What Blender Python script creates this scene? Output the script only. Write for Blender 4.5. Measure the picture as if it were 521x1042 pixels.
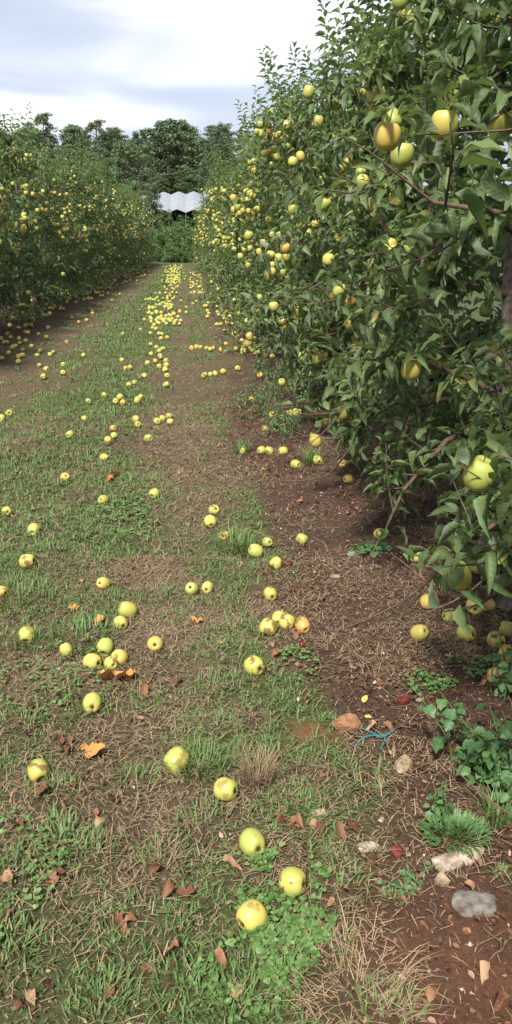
import bpy, math
import numpy as np
from mathutils import Matrix, Vector, Quaternion

for o in list(bpy.data.objects):
    bpy.data.objects.remove(o)
SC = bpy.context.scene
COL = SC.collection
R = math.radians
PI = math.pi

# ------------------------------------------------------------------ camera
CAM_H = 1.5
F_PX = 787.0                      # focal length in pixels of the 521 x 1042 photograph
PITCH = R(19.65)                  # downwards
YAW = R(4.2)                      # to the right of the row direction (+Y)
cam_d = bpy.data.cameras.new('camera')
cam = bpy.data.objects.new('camera', cam_d)
COL.objects.link(cam)
cam.location = (0, 0, CAM_H)
cam.rotation_euler = (PI / 2 - PITCH, 0, -YAW)
cam_d.sensor_fit = 'VERTICAL'
cam_d.sensor_height = 36.0
cam_d.lens = F_PX / 1042 * 36.0
cam_d.clip_start = 0.02
cam_d.clip_end = 3000
SC.camera = cam

# ------------------------------------------------------------------ world, sun, exposure
SUN_EL = R(52)
SUN_AZ = R(200)                   # compass angle from +Y clockwise, direction TO the sun
w = bpy.data.worlds.new('World')
SC.world = w
w.use_nodes = True
nt = w.node_tree
nt.nodes.clear()
out = nt.nodes.new('ShaderNodeOutputWorld')
bg = nt.nodes.new('ShaderNodeBackground')
bg.inputs['Strength'].default_value = 0.10
sky = nt.nodes.new('ShaderNodeTexSky')
sky.sky_type = 'NISHITA'
sky.sun_disc = False
sky.sun_elevation = SUN_EL
sky.sun_rotation = SUN_AZ
sky.air_density = 1.0
sky.dust_density = 1.5
tc = nt.nodes.new('ShaderNodeTexCoord')
mp = nt.nodes.new('ShaderNodeMapping')
mp.inputs['Scale'].default_value = (1.0, 1.0, 6.0)
mp.inputs['Location'].default_value = (0.35, 0.2, 0.12)
n1 = nt.nodes.new('ShaderNodeTexNoise')
n1.inputs['Scale'].default_value = 2.0
n1.inputs['Detail'].default_value = 4
n1.inputs['Roughness'].default_value = 0.38
n1.inputs['Distortion'].default_value = 0.3
rmp = nt.nodes.new('ShaderNodeValToRGB')
rmp.color_ramp.elements[0].position = 0.40
rmp.color_ramp.elements[0].color = (2.55, 2.9, 3.75, 1)
rmp.color_ramp.elements[1].position = 0.62
rmp.color_ramp.elements[1].color = (5.7, 5.75, 5.9, 1)
e = rmp.color_ramp.elements.new(0.52)
e.color = (3.4, 3.7, 4.35, 1)
mx = nt.nodes.new('ShaderNodeMix')
mx.data_type = 'RGBA'
mx.inputs[0].default_value = 0.88
L = nt.links.new
L(tc.outputs['Generated'], mp.inputs['Vector'])
L(mp.outputs['Vector'], n1.inputs['Vector'])
L(n1.outputs['Fac'], rmp.inputs['Fac'])
L(sky.outputs['Color'], mx.inputs[6])
L(rmp.outputs['Color'], mx.inputs[7])
L(mx.outputs[2], bg.inputs['Color'])
L(bg.outputs['Background'], out.inputs['Surface'])

sun_d = bpy.data.lights.new('sun', 'SUN')
sun_d.energy = 3.7
sun_d.angle = R(9)
sun_d.color = (1.0, 0.95, 0.86)
sun = bpy.data.objects.new('sun', sun_d)
COL.objects.link(sun)
to_sun = Vector((math.sin(SUN_AZ) * math.cos(SUN_EL), math.cos(SUN_AZ) * math.cos(SUN_EL), math.sin(SUN_EL)))
sun.rotation_euler = to_sun.to_track_quat('Z', 'Y').to_euler()
sun.location = (-6, -8, 12)

SC.render.engine = 'CYCLES'
SC.view_settings.view_transform = 'Standard'
SC.view_settings.look = 'None'
SC.view_settings.gamma = 1
SC.view_settings.exposure = 1.12
SC.view_settings.use_curve_mapping = False

# ------------------------------------------------------------------ helpers
rng = np.random.default_rng(11)
CF = np.array([math.sin(YAW) * math.cos(PITCH), math.cos(YAW) * math.cos(PITCH), -math.sin(PITCH)])
CR = np.array([math.cos(YAW), -math.sin(YAW), 0.0])
CU = np.cross(CR, CF)
CP = np.array([0, 0, CAM_H])


def ray(x, y):
    return CF * F_PX + CR * (x - 260.5) + CU * (521 - y)


def at_plane(x, y, z=0.0):            # where the sight line meets the level z
    d = ray(x, y)
    return CP + d * ((z - CAM_H) / d[2])


def at_depth(x, y, dep):              # at a known distance along the lens axis
    return CP + ray(x, y) * (dep / F_PX)


def project(P):
    P = np.atleast_2d(P) - CP
    dep = P @ CF
    safe = np.where(dep > 1e-3, dep, 1e-3)
    return 260.5 + (P @ CR) / safe * F_PX, 521 - (P @ CU) / safe * F_PX, dep


def _hash(ix, iy, s):
    h = (ix * 374761393 + iy * 668265263 + s * 982451653) & 0xFFFFFFFF
    h = ((h ^ (h >> 13)) * 1274126177) & 0xFFFFFFFF
    return ((h ^ (h >> 16)) & 0xFFFF) / 65535.0


def vnoise(x, y, sc, seed=0):
    x = np.asarray(x, float) * sc + 1000
    y = np.asarray(y, float) * sc + 1000
    ix = np.floor(x).astype(np.int64); iy = np.floor(y).astype(np.int64)
    fx = x - ix; fy = y - iy
    fx = fx * fx * (3 - 2 * fx); fy = fy * fy * (3 - 2 * fy)
    a = _hash(ix, iy, seed); b = _hash(ix + 1, iy, seed)
    c = _hash(ix, iy + 1, seed); d = _hash(ix + 1, iy + 1, seed)
    return (a * (1 - fx) + b * fx) * (1 - fy) + (c * (1 - fx) + d * fx) * fy


def sstep(a, b, x):
    t = np.clip((x - a) / (b - a), 0, 1)
    return t * t * (3 - 2 * t)


def ground_z(x, y):
    x = np.asarray(x, float); y = np.asarray(y, float)
    near = 1 - sstep(46, 70, y)
    z = near * ((vnoise(x, y, 1.1, 1) - .5) * .05 + (vnoise(x, y, 4.5, 2) - .5) * .022 + (vnoise(x, y, 15, 3) - .5) * .010)
    z = z - near * .03 * (np.exp(-((x + .25) / .35) ** 2) + np.exp(-((x + 2.0) / .4) ** 2))
    z = z + near * .05 * (np.exp(-((x - 1.3) / .5) ** 2) + np.exp(-((x + 3.4) / .5) ** 2))
    far = 7.0 * sstep(100, 175, y) + 8.5 * sstep(155, 225, y) - 16 * sstep(330, 600, y)
    far = far * (1 - .55 * sstep(20, 130, x))
    return z + far + sstep(60, 120, y) * (vnoise(x, y, .04, 5) - .5) * 2


def zones(x, y):
    """how bare the soil is, how green, how dry, 0..1"""
    x = np.asarray(x, float); y = np.asarray(y, float)
    wp = (vnoise(x, y, 1.6, 7) - .5) * .38 + (vnoise(x, y, 5, 8) - .5) * .16
    xs = x + wp
    soil = np.maximum(sstep(.16, .50, xs), sstep(-2.15, -2.65, xs))
    worn = (np.exp(-((xs + .24) / .27) ** 2) + .95 * np.exp(-((xs + 1.98) / .30) ** 2)) * (.45 + .75 * sstep(.25, .7, vnoise(x, y, 1.9, 12) * .6 + vnoise(x, y, 7, 13) * .4))
    pn = vnoise(x, y, 2.3, 9) * .55 + vnoise(x, y, 6.5, 10) * .45
    patch = sstep(.40, .60, pn)
    green = (1 - .72 * np.clip(worn, 0, 1)) * (.28 + .72 * patch)
    green = green * (1 - soil) + soil * .22 * sstep(.60, .74, pn)
    green = np.clip(green + .32 * np.exp(-((xs + 1.05) / .42) ** 2), 0, 1)
    return soil, np.clip(green, 0, 1), np.clip(worn, 0, 1)


def mesh_np(name, V, F, mat, smooth=False, attrs=None):
    V = np.ascontiguousarray(V, np.float32)
    me = bpy.data.meshes.new(name)
    n = F.shape[1]
    F = np.ascontiguousarray(F, np.int32)
    me.vertices.add(len(V)); me.vertices.foreach_set('co', V.ravel())
    me.loops.add(F.size); me.loops.foreach_set('vertex_index', F.ravel())
    me.polygons.add(len(F))
    me.polygons.foreach_set('loop_start', np.arange(0, F.size, n, dtype=np.int32))
    me.polygons.foreach_set('use_smooth', np.full(len(F), smooth))
    me.update(calc_edges=True)
    for k, v in (attrs or {}).items():
        a = me.attributes.new(k, 'FLOAT', 'POINT')
        a.data.foreach_set('value', np.ascontiguousarray(v, np.float32))
    if mat is not None:
        me.materials.append(mat)
    return me


def link(name, me, parent=None, label=None, cat=None, group=None, kind=None, loc=None):
    o = bpy.data.objects.new(name, me)
    COL.objects.link(o)
    if parent is not None:
        o.parent = parent
    if loc is not None:
        o.location = loc
    if label:
        o['label'] = label
    if cat:
        o['category'] = cat
    if group:
        o['group'] = group
    if kind:
        o['kind'] = kind
    return o


class Acc:
    """collects triangles of several pieces of ONE part"""
    def __init__(s):
        s.v = []; s.f = []; s.n = 0; s.a = []

    def add(s, V, F, a=None):
        s.v.append(np.asarray(V, float)); s.f.append(np.asarray(F, int) + s.n); s.n += len(V)
        s.a.append(np.zeros(len(V)) if a is None else np.broadcast_to(a, (len(V),)))

    def mesh(s, name, mat, smooth=True, extra=None):
        d = {'rnd': np.concatenate(s.a)}
        return mesh_np(name, np.concatenate(s.v), np.concatenate(s.f), mat, smooth, d)


def tube(pts, rad, sides=6, cap=True):
    pts = np.asarray(pts, float)
    n = len(pts)
    rad = np.broadcast_to(np.asarray(rad, float), (n,))
    T = np.gradient(pts, axis=0)
    T /= np.linalg.norm(T, axis=1)[:, None] + 1e-9
    ref = np.array([0, 0, 1.0]) if abs(T[0][2]) < .8 else np.array([1.0, 0, 0])
    A = np.cross(T, ref); A /= np.linalg.norm(A, axis=1)[:, None] + 1e-9
    B = np.cross(T, A)
    th = np.arange(sides) / sides * 2 * PI
    V = pts[:, None, :] + rad[:, None, None] * (np.cos(th)[None, :, None] * A[:, None, :] + np.sin(th)[None, :, None] * B[:, None, :])
    V = V.reshape(-1, 3)
    F = []
    for i in range(n - 1):
        for j in range(sides):
            a = i * sides + j; b = i * sides + (j + 1) % sides
            F += [(a, b, b + sides), (a, b + sides, a + sides)]
    if cap:
        c = len(V)
        V = np.vstack([V, pts[-1] + T[-1] * rad[-1] * .5])
        for j in range(sides):
            F.append(((n - 1) * sides + j, (n - 1) * sides + (j + 1) % sides, c))
    return V, np.array(F)


def unit(v):
    return v / (np.linalg.norm(v, axis=-1, keepdims=True) + 1e-9)


def frames(d, nrm):
    """rotation matrices: columns x, y = d, z near nrm"""
    d = unit(d)
    x = unit(np.cross(d, nrm))
    z = np.cross(x, d)
    return np.stack([x, d, z], axis=2)


def scatter(tV, tF, P, Rm, S, rnd, extra=None):
    k = len(P); n = len(tV)
    V = np.einsum('kij,nj->kni', Rm, tV) * S[:, None, None] + P[:, None, :]
    F = (tF[None] + (np.arange(k) * n)[:, None, None]).reshape(-1, tF.shape[1])
    return V.reshape(-1, 3), F, np.repeat(rnd, n)


# ------------------------------------------------------------------ materials
def new_mat(name):
    m = bpy.data.materials.new(name)
    m.use_nodes = True
    t = m.node_tree
    return m, t, t.nodes['Principled BSDF'], t.nodes['Material Output']


def N(t, typ, **kw):
    n = t.nodes.new(typ)
    for k, v in kw.items():
        if k in n.inputs:
            n.inputs[k].default_value = v
        else:
            setattr(n, k, v)
    return n


def ramp(t, stops):
    n = t.nodes.new('ShaderNodeValToRGB')
    cr = n.color_ramp
    while len(cr.elements) < len(stops):
        cr.elements.new(.5)
    for el, (p, c) in zip(cr.elements, stops):
        el.position = p
        el.color = (*c, 1)
    return n


def rnd_node(t):
    """per-piece random: mesh attribute + object random, wrapped"""
    a = N(t, 'ShaderNodeAttribute', attribute_name='rnd')
    o = N(t, 'ShaderNodeObjectInfo')
    s = N(t, 'ShaderNodeMath', operation='ADD')
    f = N(t, 'ShaderNodeMath', operation='FRACT')
    t.links.new(a.outputs['Fac'], s.inputs[0]); t.links.new(o.outputs['Random'], s.inputs[1])
    t.links.new(s.outputs[0], f.inputs[0])
    return f


def mixc(t, fac, a, b, blend='MIX'):
    n = N(t, 'ShaderNodeMix', data_type='RGBA', blend_type=blend)
    for sock, v in ((0, fac), (6, a), (7, b)):
        if isinstance(v, (int, float)):
            n.inputs[sock].default_value = v
        elif isinstance(v, tuple):
            n.inputs[sock].default_value = (*v, 1)
        else:
            t.links.new(v, n.inputs[sock])
    return n.outputs[2]


def bump(t, bs, height, strength, dist):
    b = N(t, 'ShaderNodeBump', Strength=strength, Distance=dist)
    t.links.new(height, b.inputs['Height'])
    t.links.new(b.outputs['Normal'], bs.inputs['Normal'])


def leafy(name, stops, back, rough=.45, transl=.28, vein=True, tcol=(.16, .26, .03), spec=.5):
    m, t, b, o = new_mat(name)
    f = rnd_node(t)
    c = ramp(t, stops)
    t.links.new(f.outputs[0], c.inputs['Fac'])
    col = c.outputs['Color']
    if vein:
        lx = N(t, 'ShaderNodeAttribute', attribute_name='lx')
        ly = N(t, 'ShaderNodeAttribute', attribute_name='ly')
        ax = N(t, 'ShaderNodeMath', operation='ABSOLUTE'); t.links.new(lx.outputs['Fac'], ax.inputs[0])
        mid = N(t, 'ShaderNodeMapRange'); mid.inputs[1].default_value = .03; mid.inputs[2].default_value = .14
        mid.inputs[3].default_value = .40; mid.inputs[4].default_value = 0
        t.links.new(ax.outputs[0], mid.inputs[0])
        s1 = N(t, 'ShaderNodeMath', operation='MULTIPLY'); t.links.new(ly.outputs['Fac'], s1.inputs[0]); s1.inputs[1].default_value = 44
        s2 = N(t, 'ShaderNodeMath', operation='MULTIPLY_ADD'); t.links.new(ax.outputs[0], s2.inputs[0]); s2.inputs[1].default_value = -9; t.links.new(s1.outputs[0], s2.inputs[2])
        sn = N(t, 'ShaderNodeMath', operation='SINE'); t.links.new(s2.outputs[0], sn.inputs[0])
        vm = N(t, 'ShaderNodeMapRange'); vm.inputs[1].default_value = .75; vm.inputs[2].default_value = 1; vm.inputs[4].default_value = .07
        t.links.new(sn.outputs[0], vm.inputs[0])
        mm = N(t, 'ShaderNodeMath', operation='MAXIMUM'); t.links.new(mid.outputs[0], mm.inputs[0]); t.links.new(vm.outputs[0], mm.inputs[1])
        col = mixc(t, mm.outputs[0], col, (.17, .23, .07))
        bump(t, b, sn.outputs[0], .12, .004)
    g = N(t, 'ShaderNodeNewGeometry')
    bk = mixc(t, .75, col, back)
    col = mixc(t, g.outputs['Backfacing'], col, bk)
    t.links.new(col, b.inputs['Base Color'])
    b.inputs['Roughness'].default_value = rough
    b.inputs['Specular IOR Level'].default_value = spec
    tr = N(t, 'ShaderNodeBsdfTranslucent')
    tr.inputs['Color'].default_value = (*tcol, 1)
    ms = N(t, 'ShaderNodeMixShader'); ms.inputs[0].default_value = transl
    t.links.new(b.outputs[0], ms.inputs[1]); t.links.new(tr.outputs[0], ms.inputs[2])
    t.links.new(ms.outputs[0], o.inputs['Surface'])
    return m


M = {}
M['apple_leaf'] = leafy('apple_leaf', [(0, (.042, .072, .026)), (.45, (.074, .118, .040)), (.85, (.112, .162, .058)), (.975, (.15, .19, .065)), (1, (.28, .25, .08))],
                        (.19, .245, .155), rough=.54, transl=.25, spec=.36, tcol=(.20, .29, .06))
M['grass'] = leafy('grass', [(0, (.048, .095, .026)), (.5, (.10, .175, .048)), (.75, (.155, .22, .072)), (1, (.30, .29, .14))], (.12, .19, .062), rough=.5, transl=.20, vein=False, tcol=(.14, .21, .04), spec=.3)
M['straw'] = leafy('straw', [(0, (.07, .042, .027)), (.35, (.16, .105, .068)), (.7, (.30, .215, .145)), (1, (.55, .44, .32))], (.30, .22, .13), rough=.7, transl=.08, vein=False, tcol=(.3, .2, .1), spec=.2)
M['litter'] = leafy('litter', [(0, (.030, .016, .011)), (.4, (.070, .034, .021)), (.75, (.125, .060, .035)), (.95, (.20, .115, .07)), (1, (.40, .30, .20))], (.18, .10, .06), rough=.75, transl=.06, vein=False, tcol=(.3, .12, .05), spec=.2)
M['dry_leaf'] = leafy('dry_leaf', [(0, (.085, .030, .018)), (.45, (.17, .064, .035)), (.8, (.25, .12, .068)), (1, (.36, .22, .13))], (.30, .19, .12), rough=.6, transl=.10, vein=True, tcol=(.35, .12, .04), spec=.3)
M['orange_leaf'] = leafy('orange_leaf', [(0, (.45, .16, .035)), (.5, (.55, .24, .07)), (1, (.62, .33, .12))], (.5, .3, .14), rough=.6, transl=.12, vein=True, tcol=(.45, .16, .03), spec=.3)
M['yellow_leaf'] = leafy('yellow_leaf', [(0, (.62, .44, .07)), (1, (.70, .58, .18))], (.6, .5, .2), rough=.55, transl=.15, vein=True, tcol=(.5, .35, .05))
M['weed_leaf'] = leafy('weed_leaf', [(0, (.035, .095, .035)), (.6, (.065, .15, .05)), (1, (.11, .20, .06))], (.12, .2, .10), rough=.5, transl=.22)
M['clover'] = leafy('clover', [(0, (.07, .15, .035)), (.6, (.12, .22, .06)), (1, (.18, .28, .09))], (.12, .22, .08), rough=.5, transl=.25, vein=False)
M['pine'] = leafy('pine', [(0, (.055, .086, .045)), (.5, (.10, .142, .070)), (.85, (.145, .19, .088)), (1, (.18, .225, .10))], (.08, .12, .055), rough=.6, transl=.15, vein=False, tcol=(.08, .14, .03), spec=.2)
M['bush'] = leafy('bush', [(0, (.045, .09, .028)), (.6, (.09, .15, .045)), (1, (.14, .20, .07))], (.09, .16, .05), rough=.55, transl=.22, vein=False, spec=.3)


def apple_mat():
    m, t, b, o = new_mat('apple_skin')
    f = rnd_node(t)
    c = ramp(t, [(0, (.27, .33, .075)), (.4, (.37, .39, .095)), (.8, (.46, .41, .10)), (.94, (.52, .36, .09)), (1, (.47, .26, .075))])
    tn = N(t, 'ShaderNodeAttribute', attribute_name='tone', attribute_type='OBJECT')
    gt = N(t, 'ShaderNodeMath', operation='GREATER_THAN'); gt.inputs[1].default_value = .001
    t.links.new(tn.outputs['Fac'], gt.inputs[0])
    tm_ = N(t, 'ShaderNodeMix', data_type='FLOAT')
    t.links.new(gt.outputs[0], tm_.inputs[0]); t.links.new(f.outputs[0], tm_.inputs[2]); t.links.new(tn.outputs['Fac'], tm_.inputs[3])
    t.links.new(tm_.outputs[0], c.inputs['Fac'])
    tc = N(t, 'ShaderNodeTexCoord')
    oi = N(t, 'ShaderNodeObjectInfo')
    off = N(t, 'ShaderNodeVectorMath', operation='ADD')
    sc = N(t, 'ShaderNodeMath', operation='MULTIPLY'); sc.inputs[1].default_value = 37
    t.links.new(oi.outputs['Random'], sc.inputs[0])
    t.links.new(tc.outputs['Object'], off.inputs[0]); t.links.new(sc.outputs[0], off.inputs[1])
    n1 = N(t, 'ShaderNodeTexNoise', Scale=14.0, Detail=2.0)
    t.links.new(off.outputs[0], n1.inputs['Vector'])
    r1 = ramp(t, [(.45, (0, 0, 0)), (.80, (.6, .6, .6))])
    t.links.new(n1.outputs['Fac'], r1.inputs['Fac'])
    col = mixc(t, r1.outputs['Color'], c.outputs['Color'], (.60, .36, .09))
    r2 = ramp(t, [(.22, (.5, .5, .5)), (.52, (0, 0, 0))])
    t.links.new(n1.outputs['Fac'], r2.inputs['Fac'])
    col = mixc(t, r2.outputs['Color'], col, (.36, .41, .09))
    # lenticels
    v = N(t, 'ShaderNodeTexVoronoi', Scale=170.0)
    t.links.new(tc.outputs['Object'], v.inputs['Vector'])
    r3 = ramp(t, [(.10, (1, 1, 1)), (.20, (0, 0, 0))])
    t.links.new(v.outputs['Distance'], r3.inputs['Fac'])
    lf = N(t, 'ShaderNodeMath', operation='MULTIPLY'); lf.inputs[1].default_value = .45
    t.links.new(r3.outputs['Color'], lf.inputs[0])
    col = mixc(t, lf.outputs[0], col, (.30, .22, .05))
    # cavity russet from the mesh attribute
    ca = N(t, 'ShaderNodeAttribute', attribute_name='cavity')
    col = mixc(t, ca.outputs['Fac'], col, (.20, .17, .03))
    # bruises, only where the apple's own 'bruise' value is set
    br = N(t, 'ShaderNodeAttribute', attribute_name='bruise', attribute_type='OBJECT')
    n2 = N(t, 'ShaderNodeTexNoise', Scale=26.0, Detail=3.0)
    t.links.new(off.outputs[0], n2.inputs['Vector'])
    r4 = ramp(t, [(.555, (0, 0, 0)), (.60, (1, 1, 1))])
    t.links.new(n2.outputs['Fac'], r4.inputs['Fac'])
    bm = N(t, 'ShaderNodeMath', operation='MULTIPLY')
    t.links.new(r4.outputs['Color'], bm.inputs[0]); t.links.new(br.outputs['Fac'], bm.inputs[1])
    col = mixc(t, bm.outputs[0], col, (.13, .065, .028))
    t.links.new(col, b.inputs['Base Color'])
    b.inputs['Roughness'].default_value = .42
    b.inputs['Specular IOR Level'].default_value = .4
    b.inputs['Subsurface Weight'].default_value = .08
    b.inputs['Subsurface Radius'].default_value = (.01, .007, .002)
    bump(t, b, n2.outputs['Fac'], .10, .004)
    return m


M['apple'] = apple_mat()


def simple(name, stops, scale, rough=.8, bumpk=.4, bdist=.01, detail=6, coord='Object'):
    m, t, b, o = new_mat(name)
    tc = N(t, 'ShaderNodeTexCoord')
    oi = N(t, 'ShaderNodeObjectInfo')
    off = N(t, 'ShaderNodeVectorMath', operation='ADD')
    sc = N(t, 'ShaderNodeMath', operation='MULTIPLY'); sc.inputs[1].default_value = 50
    t.links.new(oi.outputs['Random'], sc.inputs[0])
    t.links.new(tc.outputs[coord], off.inputs[0]); t.links.new(sc.outputs[0], off.inputs[1])
    n1 = N(t, 'ShaderNodeTexNoise', Scale=scale, Detail=float(detail), Roughness=.65)
    t.links.new(off.outputs[0], n1.inputs['Vector'])
    c = ramp(t, stops)
    t.links.new(n1.outputs['Fac'], c.inputs['Fac'])
    t.links.new(c.outputs['Color'], b.inputs['Base Color'])
    b.inputs['Roughness'].default_value = rough
    b.inputs['Specular IOR Level'].default_value = .25
    bump(t, b, n1.outputs['Fac'], bumpk, bdist)
    return m


M['bark'] = simple('bark', [(.3, (.075, .058, .047)), (.5, (.17, .135, .115)), (.7, (.30, .25, .22))], 38, .85, .7, .01)
M['twig'] = simple('twig', [(.3, (.06, .038, .028)), (.6, (.13, .085, .06)), (.8, (.19, .14, .10))], 60, .7, .3, .004)
M['pine_bark'] = simple('pine_bark', [(.3, (.06, .045, .038)), (.7, (.18, .13, .10))], 3, .9, .5, .05)
M['stem'] = simple('stem', [(.3, (.07, .045, .02)), (.7, (.16, .11, .05))], 200, .7, .2, .001)
M['calyx'] = simple('calyx', [(.3, (.025, .017, .010)), (.7, (.09, .06, .03))], 200, .9, .3, .001)
M['rotten'] = simple('rotten', [(.3, (.05, .012, .010)), (.55, (.13, .027, .02)), (.8, (.22, .07, .05))], 60, .6, .5, .004)
M['rust_stone'] = simple('rust_stone', [(.3, (.16, .075, .04)), (.5, (.27, .135, .07)), (.75, (.38, .22, .125))], 35, .85, .7, .008)
M['pale_stone'] = simple('pale_stone', [(.36, (.14, .09, .06)), (.52, (.29, .22, .14)), (.72, (.43, .36, .25))], 40, .85, .6, .006)
M['white_stone'] = simple('white_stone', [(.36, (.16, .11, .08)), (.52, (.32, .26, .20)), (.72, (.46, .41, .34))], 40, .85, .5, .005)
M['grey_stone'] = simple('grey_stone', [(.36, (.075, .058, .046)), (.52, (.15, .135, .115)), (.72, (.24, .22, .19))], 40, .9, .8, .008)
M['pebble'] = leafy('pebble', [(0, (.045, .024, .016)), (.6, (.11, .062, .042)), (.9, (.22, .14, .10)), (1, (.55, .47, .38))], (.3, .2, .1), rough=.9, transl=0.0, vein=False, spec=.2)
M['twine'] = simple('twine', [(.3, (.02, .13, .14)), (.7, (.04, .25, .25))], 300, .5, .2, .001)
M['white_net'] = simple('white_net', [(.3, (.20, .22, .245)), (.7, (.31, .33, .36))], 1.5, .5, .2, .05)
M['steel'] = simple('steel', [(.3, (.22, .22, .22)), (.7, (.34, .34, .34))], 6, .5, .1, .01)
M['flower'] = simple('flower', [(.3, (.6, .6, .52)), (.7, (.75, .75, .68))], 100, .7, .1, .001)


def ground_mat():
    m, t, b, o = new_mat('ground_soil')
    g = N(t, 'ShaderNodeNewGeometry')
    pos = g.outputs['Position']
    soil = N(t, 'ShaderNodeAttribute', attribute_name='soil')
    green = N(t, 'ShaderNodeAttribute', attribute_name='green')
    red = N(t, 'ShaderNodeAttribute', attribute_name='red')
    far = N(t, 'ShaderNodeAttribute', attribute_name='far')

    def noise(scale, det=8.0, ro=.65):
        n = N(t, 'ShaderNodeTexNoise', Scale=scale, Detail=det, Roughness=ro)
        t.links.new(pos, n.inputs['Vector'])
        return n.outputs['Fac']
    nf = noise(85.0, 10.0, .78); nm = noise(9.0); nb = noise(240.0, 6.0, .7)
    c_soil = ramp(t, [(.32, (.034, .020, .014)), (.5, (.082, .048, .034)), (.72, (.16, .104, .078))])
    t.links.new(nf, c_soil.inputs['Fac'])
    c_thatch = ramp(t, [(.32, (.045, .030, .019)), (.5, (.105, .074, .047)), (.70, (.24, .18, .12))])
    t.links.new(nf, c_thatch.inputs['Fac'])
    c_moss = ramp(t, [(.32, (.032, .046, .015)), (.5, (.074, .102, .032)), (.7, (.14, .165, .06))])
    t.links.new(nf, c_moss.inputs['Fac'])
    sm = N(t, 'ShaderNodeMath', operation='ADD', use_clamp=True)
    t.links.new(soil.outputs['Fac'], sm.inputs[0])
    k = N(t, 'ShaderNodeMapRange'); k.inputs[1].default_value = .35; k.inputs[2].default_value = .65; k.inputs[3].default_value = -.25; k.inputs[4].default_value = .25
    t.links.new(nm, k.inputs[0]); t.links.new(k.outputs[0], sm.inputs[1])
    col = mixc(t, sm.outputs[0], c_thatch.outputs['Color'], c_soil.outputs['Color'])
    gm = N(t, 'ShaderNodeMath', operation='MULTIPLY', use_clamp=True); gm.inputs[1].default_value = .8
    t.links.new(green.outputs['Fac'], gm.inputs[0])
    col = mixc(t, gm.outputs[0], col, c_moss.outputs['Color'])
    col = mixc(t, red.outputs['Fac'], col, (.26, .105, .05))
    c_far = ramp(t, [(.3, (.03, .06, .02)), (.7, (.07, .12, .04))])
    t.links.new(noise(.6), c_far.inputs['Fac'])
    col = mixc(t, far.outputs['Fac'], col, c_far.outputs['Color'])
    t.links.new(col, b.inputs['Base Color'])
    b.inputs['Roughness'].default_value = .95
    b.inputs['Specular IOR Level'].default_value = .15
    ad = N(t, 'ShaderNodeMath', operation='ADD')
    t.links.new(nf, ad.inputs[0]); t.links.new(nb, ad.inputs[1])
    bump(t, b, ad.outputs[0], .9, .012)
    return m


# ------------------------------------------------------------------ the ground: one sheet
def axis(parts):
    a = [np.arange(p0, p1, st) for p0, p1, st in parts]
    return np.unique(np.round(np.concatenate(a), 4))


gx = axis([(-700, -100, 60), (-100, -20, 8), (-20, -4, 1.0), (-4, -2.0, .09), (-2.0, 1.9, .028), (1.9, 4, .15), (4, 20, 1.2), (20, 100, 8), (100, 701, 60)])
gy = axis([(-60, -4, 8), (-4, .5, .25), (.5, 4.5, .028), (4.5, 9, .06), (9, 20, .16), (20, 62, .6), (62, 260, 5), (260, 1500, 60)])
GX, GY = np.meshgrid(gx, gy)
GZ = ground_z(GX, GY)
so, gr, wo = zones(GX, GY)
fa = sstep(46, 52, GY) * np.ones_like(GX)
fa = np.maximum(fa, sstep(4, 6, np.abs(GX + 1)) * .7)
rc = at_plane(318, 748); rc2 = at_plane(488, 935); rc3 = at_plane(480, 1000)
red = .75 * np.exp(-(((GX - rc[0]) / .09) ** 2 + ((GY - rc[1]) / .07) ** 2)) + .35 * np.exp(-(((GX - rc3[0]) / .25) ** 2 + ((GY - rc3[1]) / .3) ** 2))
red = red * (.4 + .9 * vnoise(GX, GY, 30, 21))
GZ = GZ + .02 * np.exp(-(((GX - rc[0]) / .07) ** 2 + ((GY - rc[1]) / .06) ** 2))
nx, ny = len(gx), len(gy)
idx = np.arange(nx * ny).reshape(ny, nx)
GF = np.stack([idx[:-1, :-1], idx[:-1, 1:], idx[1:, 1:], idx[1:, :-1]], -1).reshape(-1, 4)
gme = mesh_np('ground', np.stack([GX, GY, GZ], -1).reshape(-1, 3), GF, ground_mat(), True,
              {'soil': so.ravel(), 'green': gr.ravel(), 'far': fa.ravel(), 'red': np.clip(red, 0, 1).ravel()})
ground = link('ground', gme, kind='structure', label='grassy orchard track with worn wheel ruts and bare brown soil strips', cat='ground')

# ------------------------------------------------------------------ leaf templates
def leaf_template(wid=.5, fold=.25, droop=.35, wave=.0, n=5, twist=0.0, tip=1.0):
    """length 1 along +Y, 3 columns, folded along the midrib, drooping"""
    ts = np.linspace(0, 1, n + 1)
    V = []; lx = []; ly = []
    for i, s in enumerate(ts):
        hw = .5 * wid * (math.sin(PI * s ** .85)) ** .8 * (1 - .18 * s) if 0 < s < 1 else 0
        z = -droop * s * s
        y = s - .12 * droop * s * s
        tw = twist * s
        if hw == 0:
            V.append((0, y, z)); lx.append(0); ly.append(s)
        else:
            wv = wave * math.sin(i * 2.6)
            up = hw * fold * 1.6
            V += [(-hw * math.cos(tw), y, z + up + wv * hw - hw * math.sin(tw)), (0, y, z), (hw * math.cos(tw), y, z + up - wv * hw + hw * math.sin(tw))]
            lx += [-1, 0, 1]; ly += [s] * 3
    F = [(0, 2, 1), (0, 3, 2)]
    for i in range(n - 2):
        a = 1 + 3 * i
        F += [(a, a + 1, a + 4), (a, a + 4, a + 3), (a + 1, a + 2, a + 5), (a + 1, a + 5, a + 4)]
    a = 1 + 3 * (n - 2); e = len(V) - 1
    F += [(a, a + 1, e), (a + 1, a + 2, e)]
    return np.array(V), np.array(F), np.array(lx, float), np.array(ly)


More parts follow.
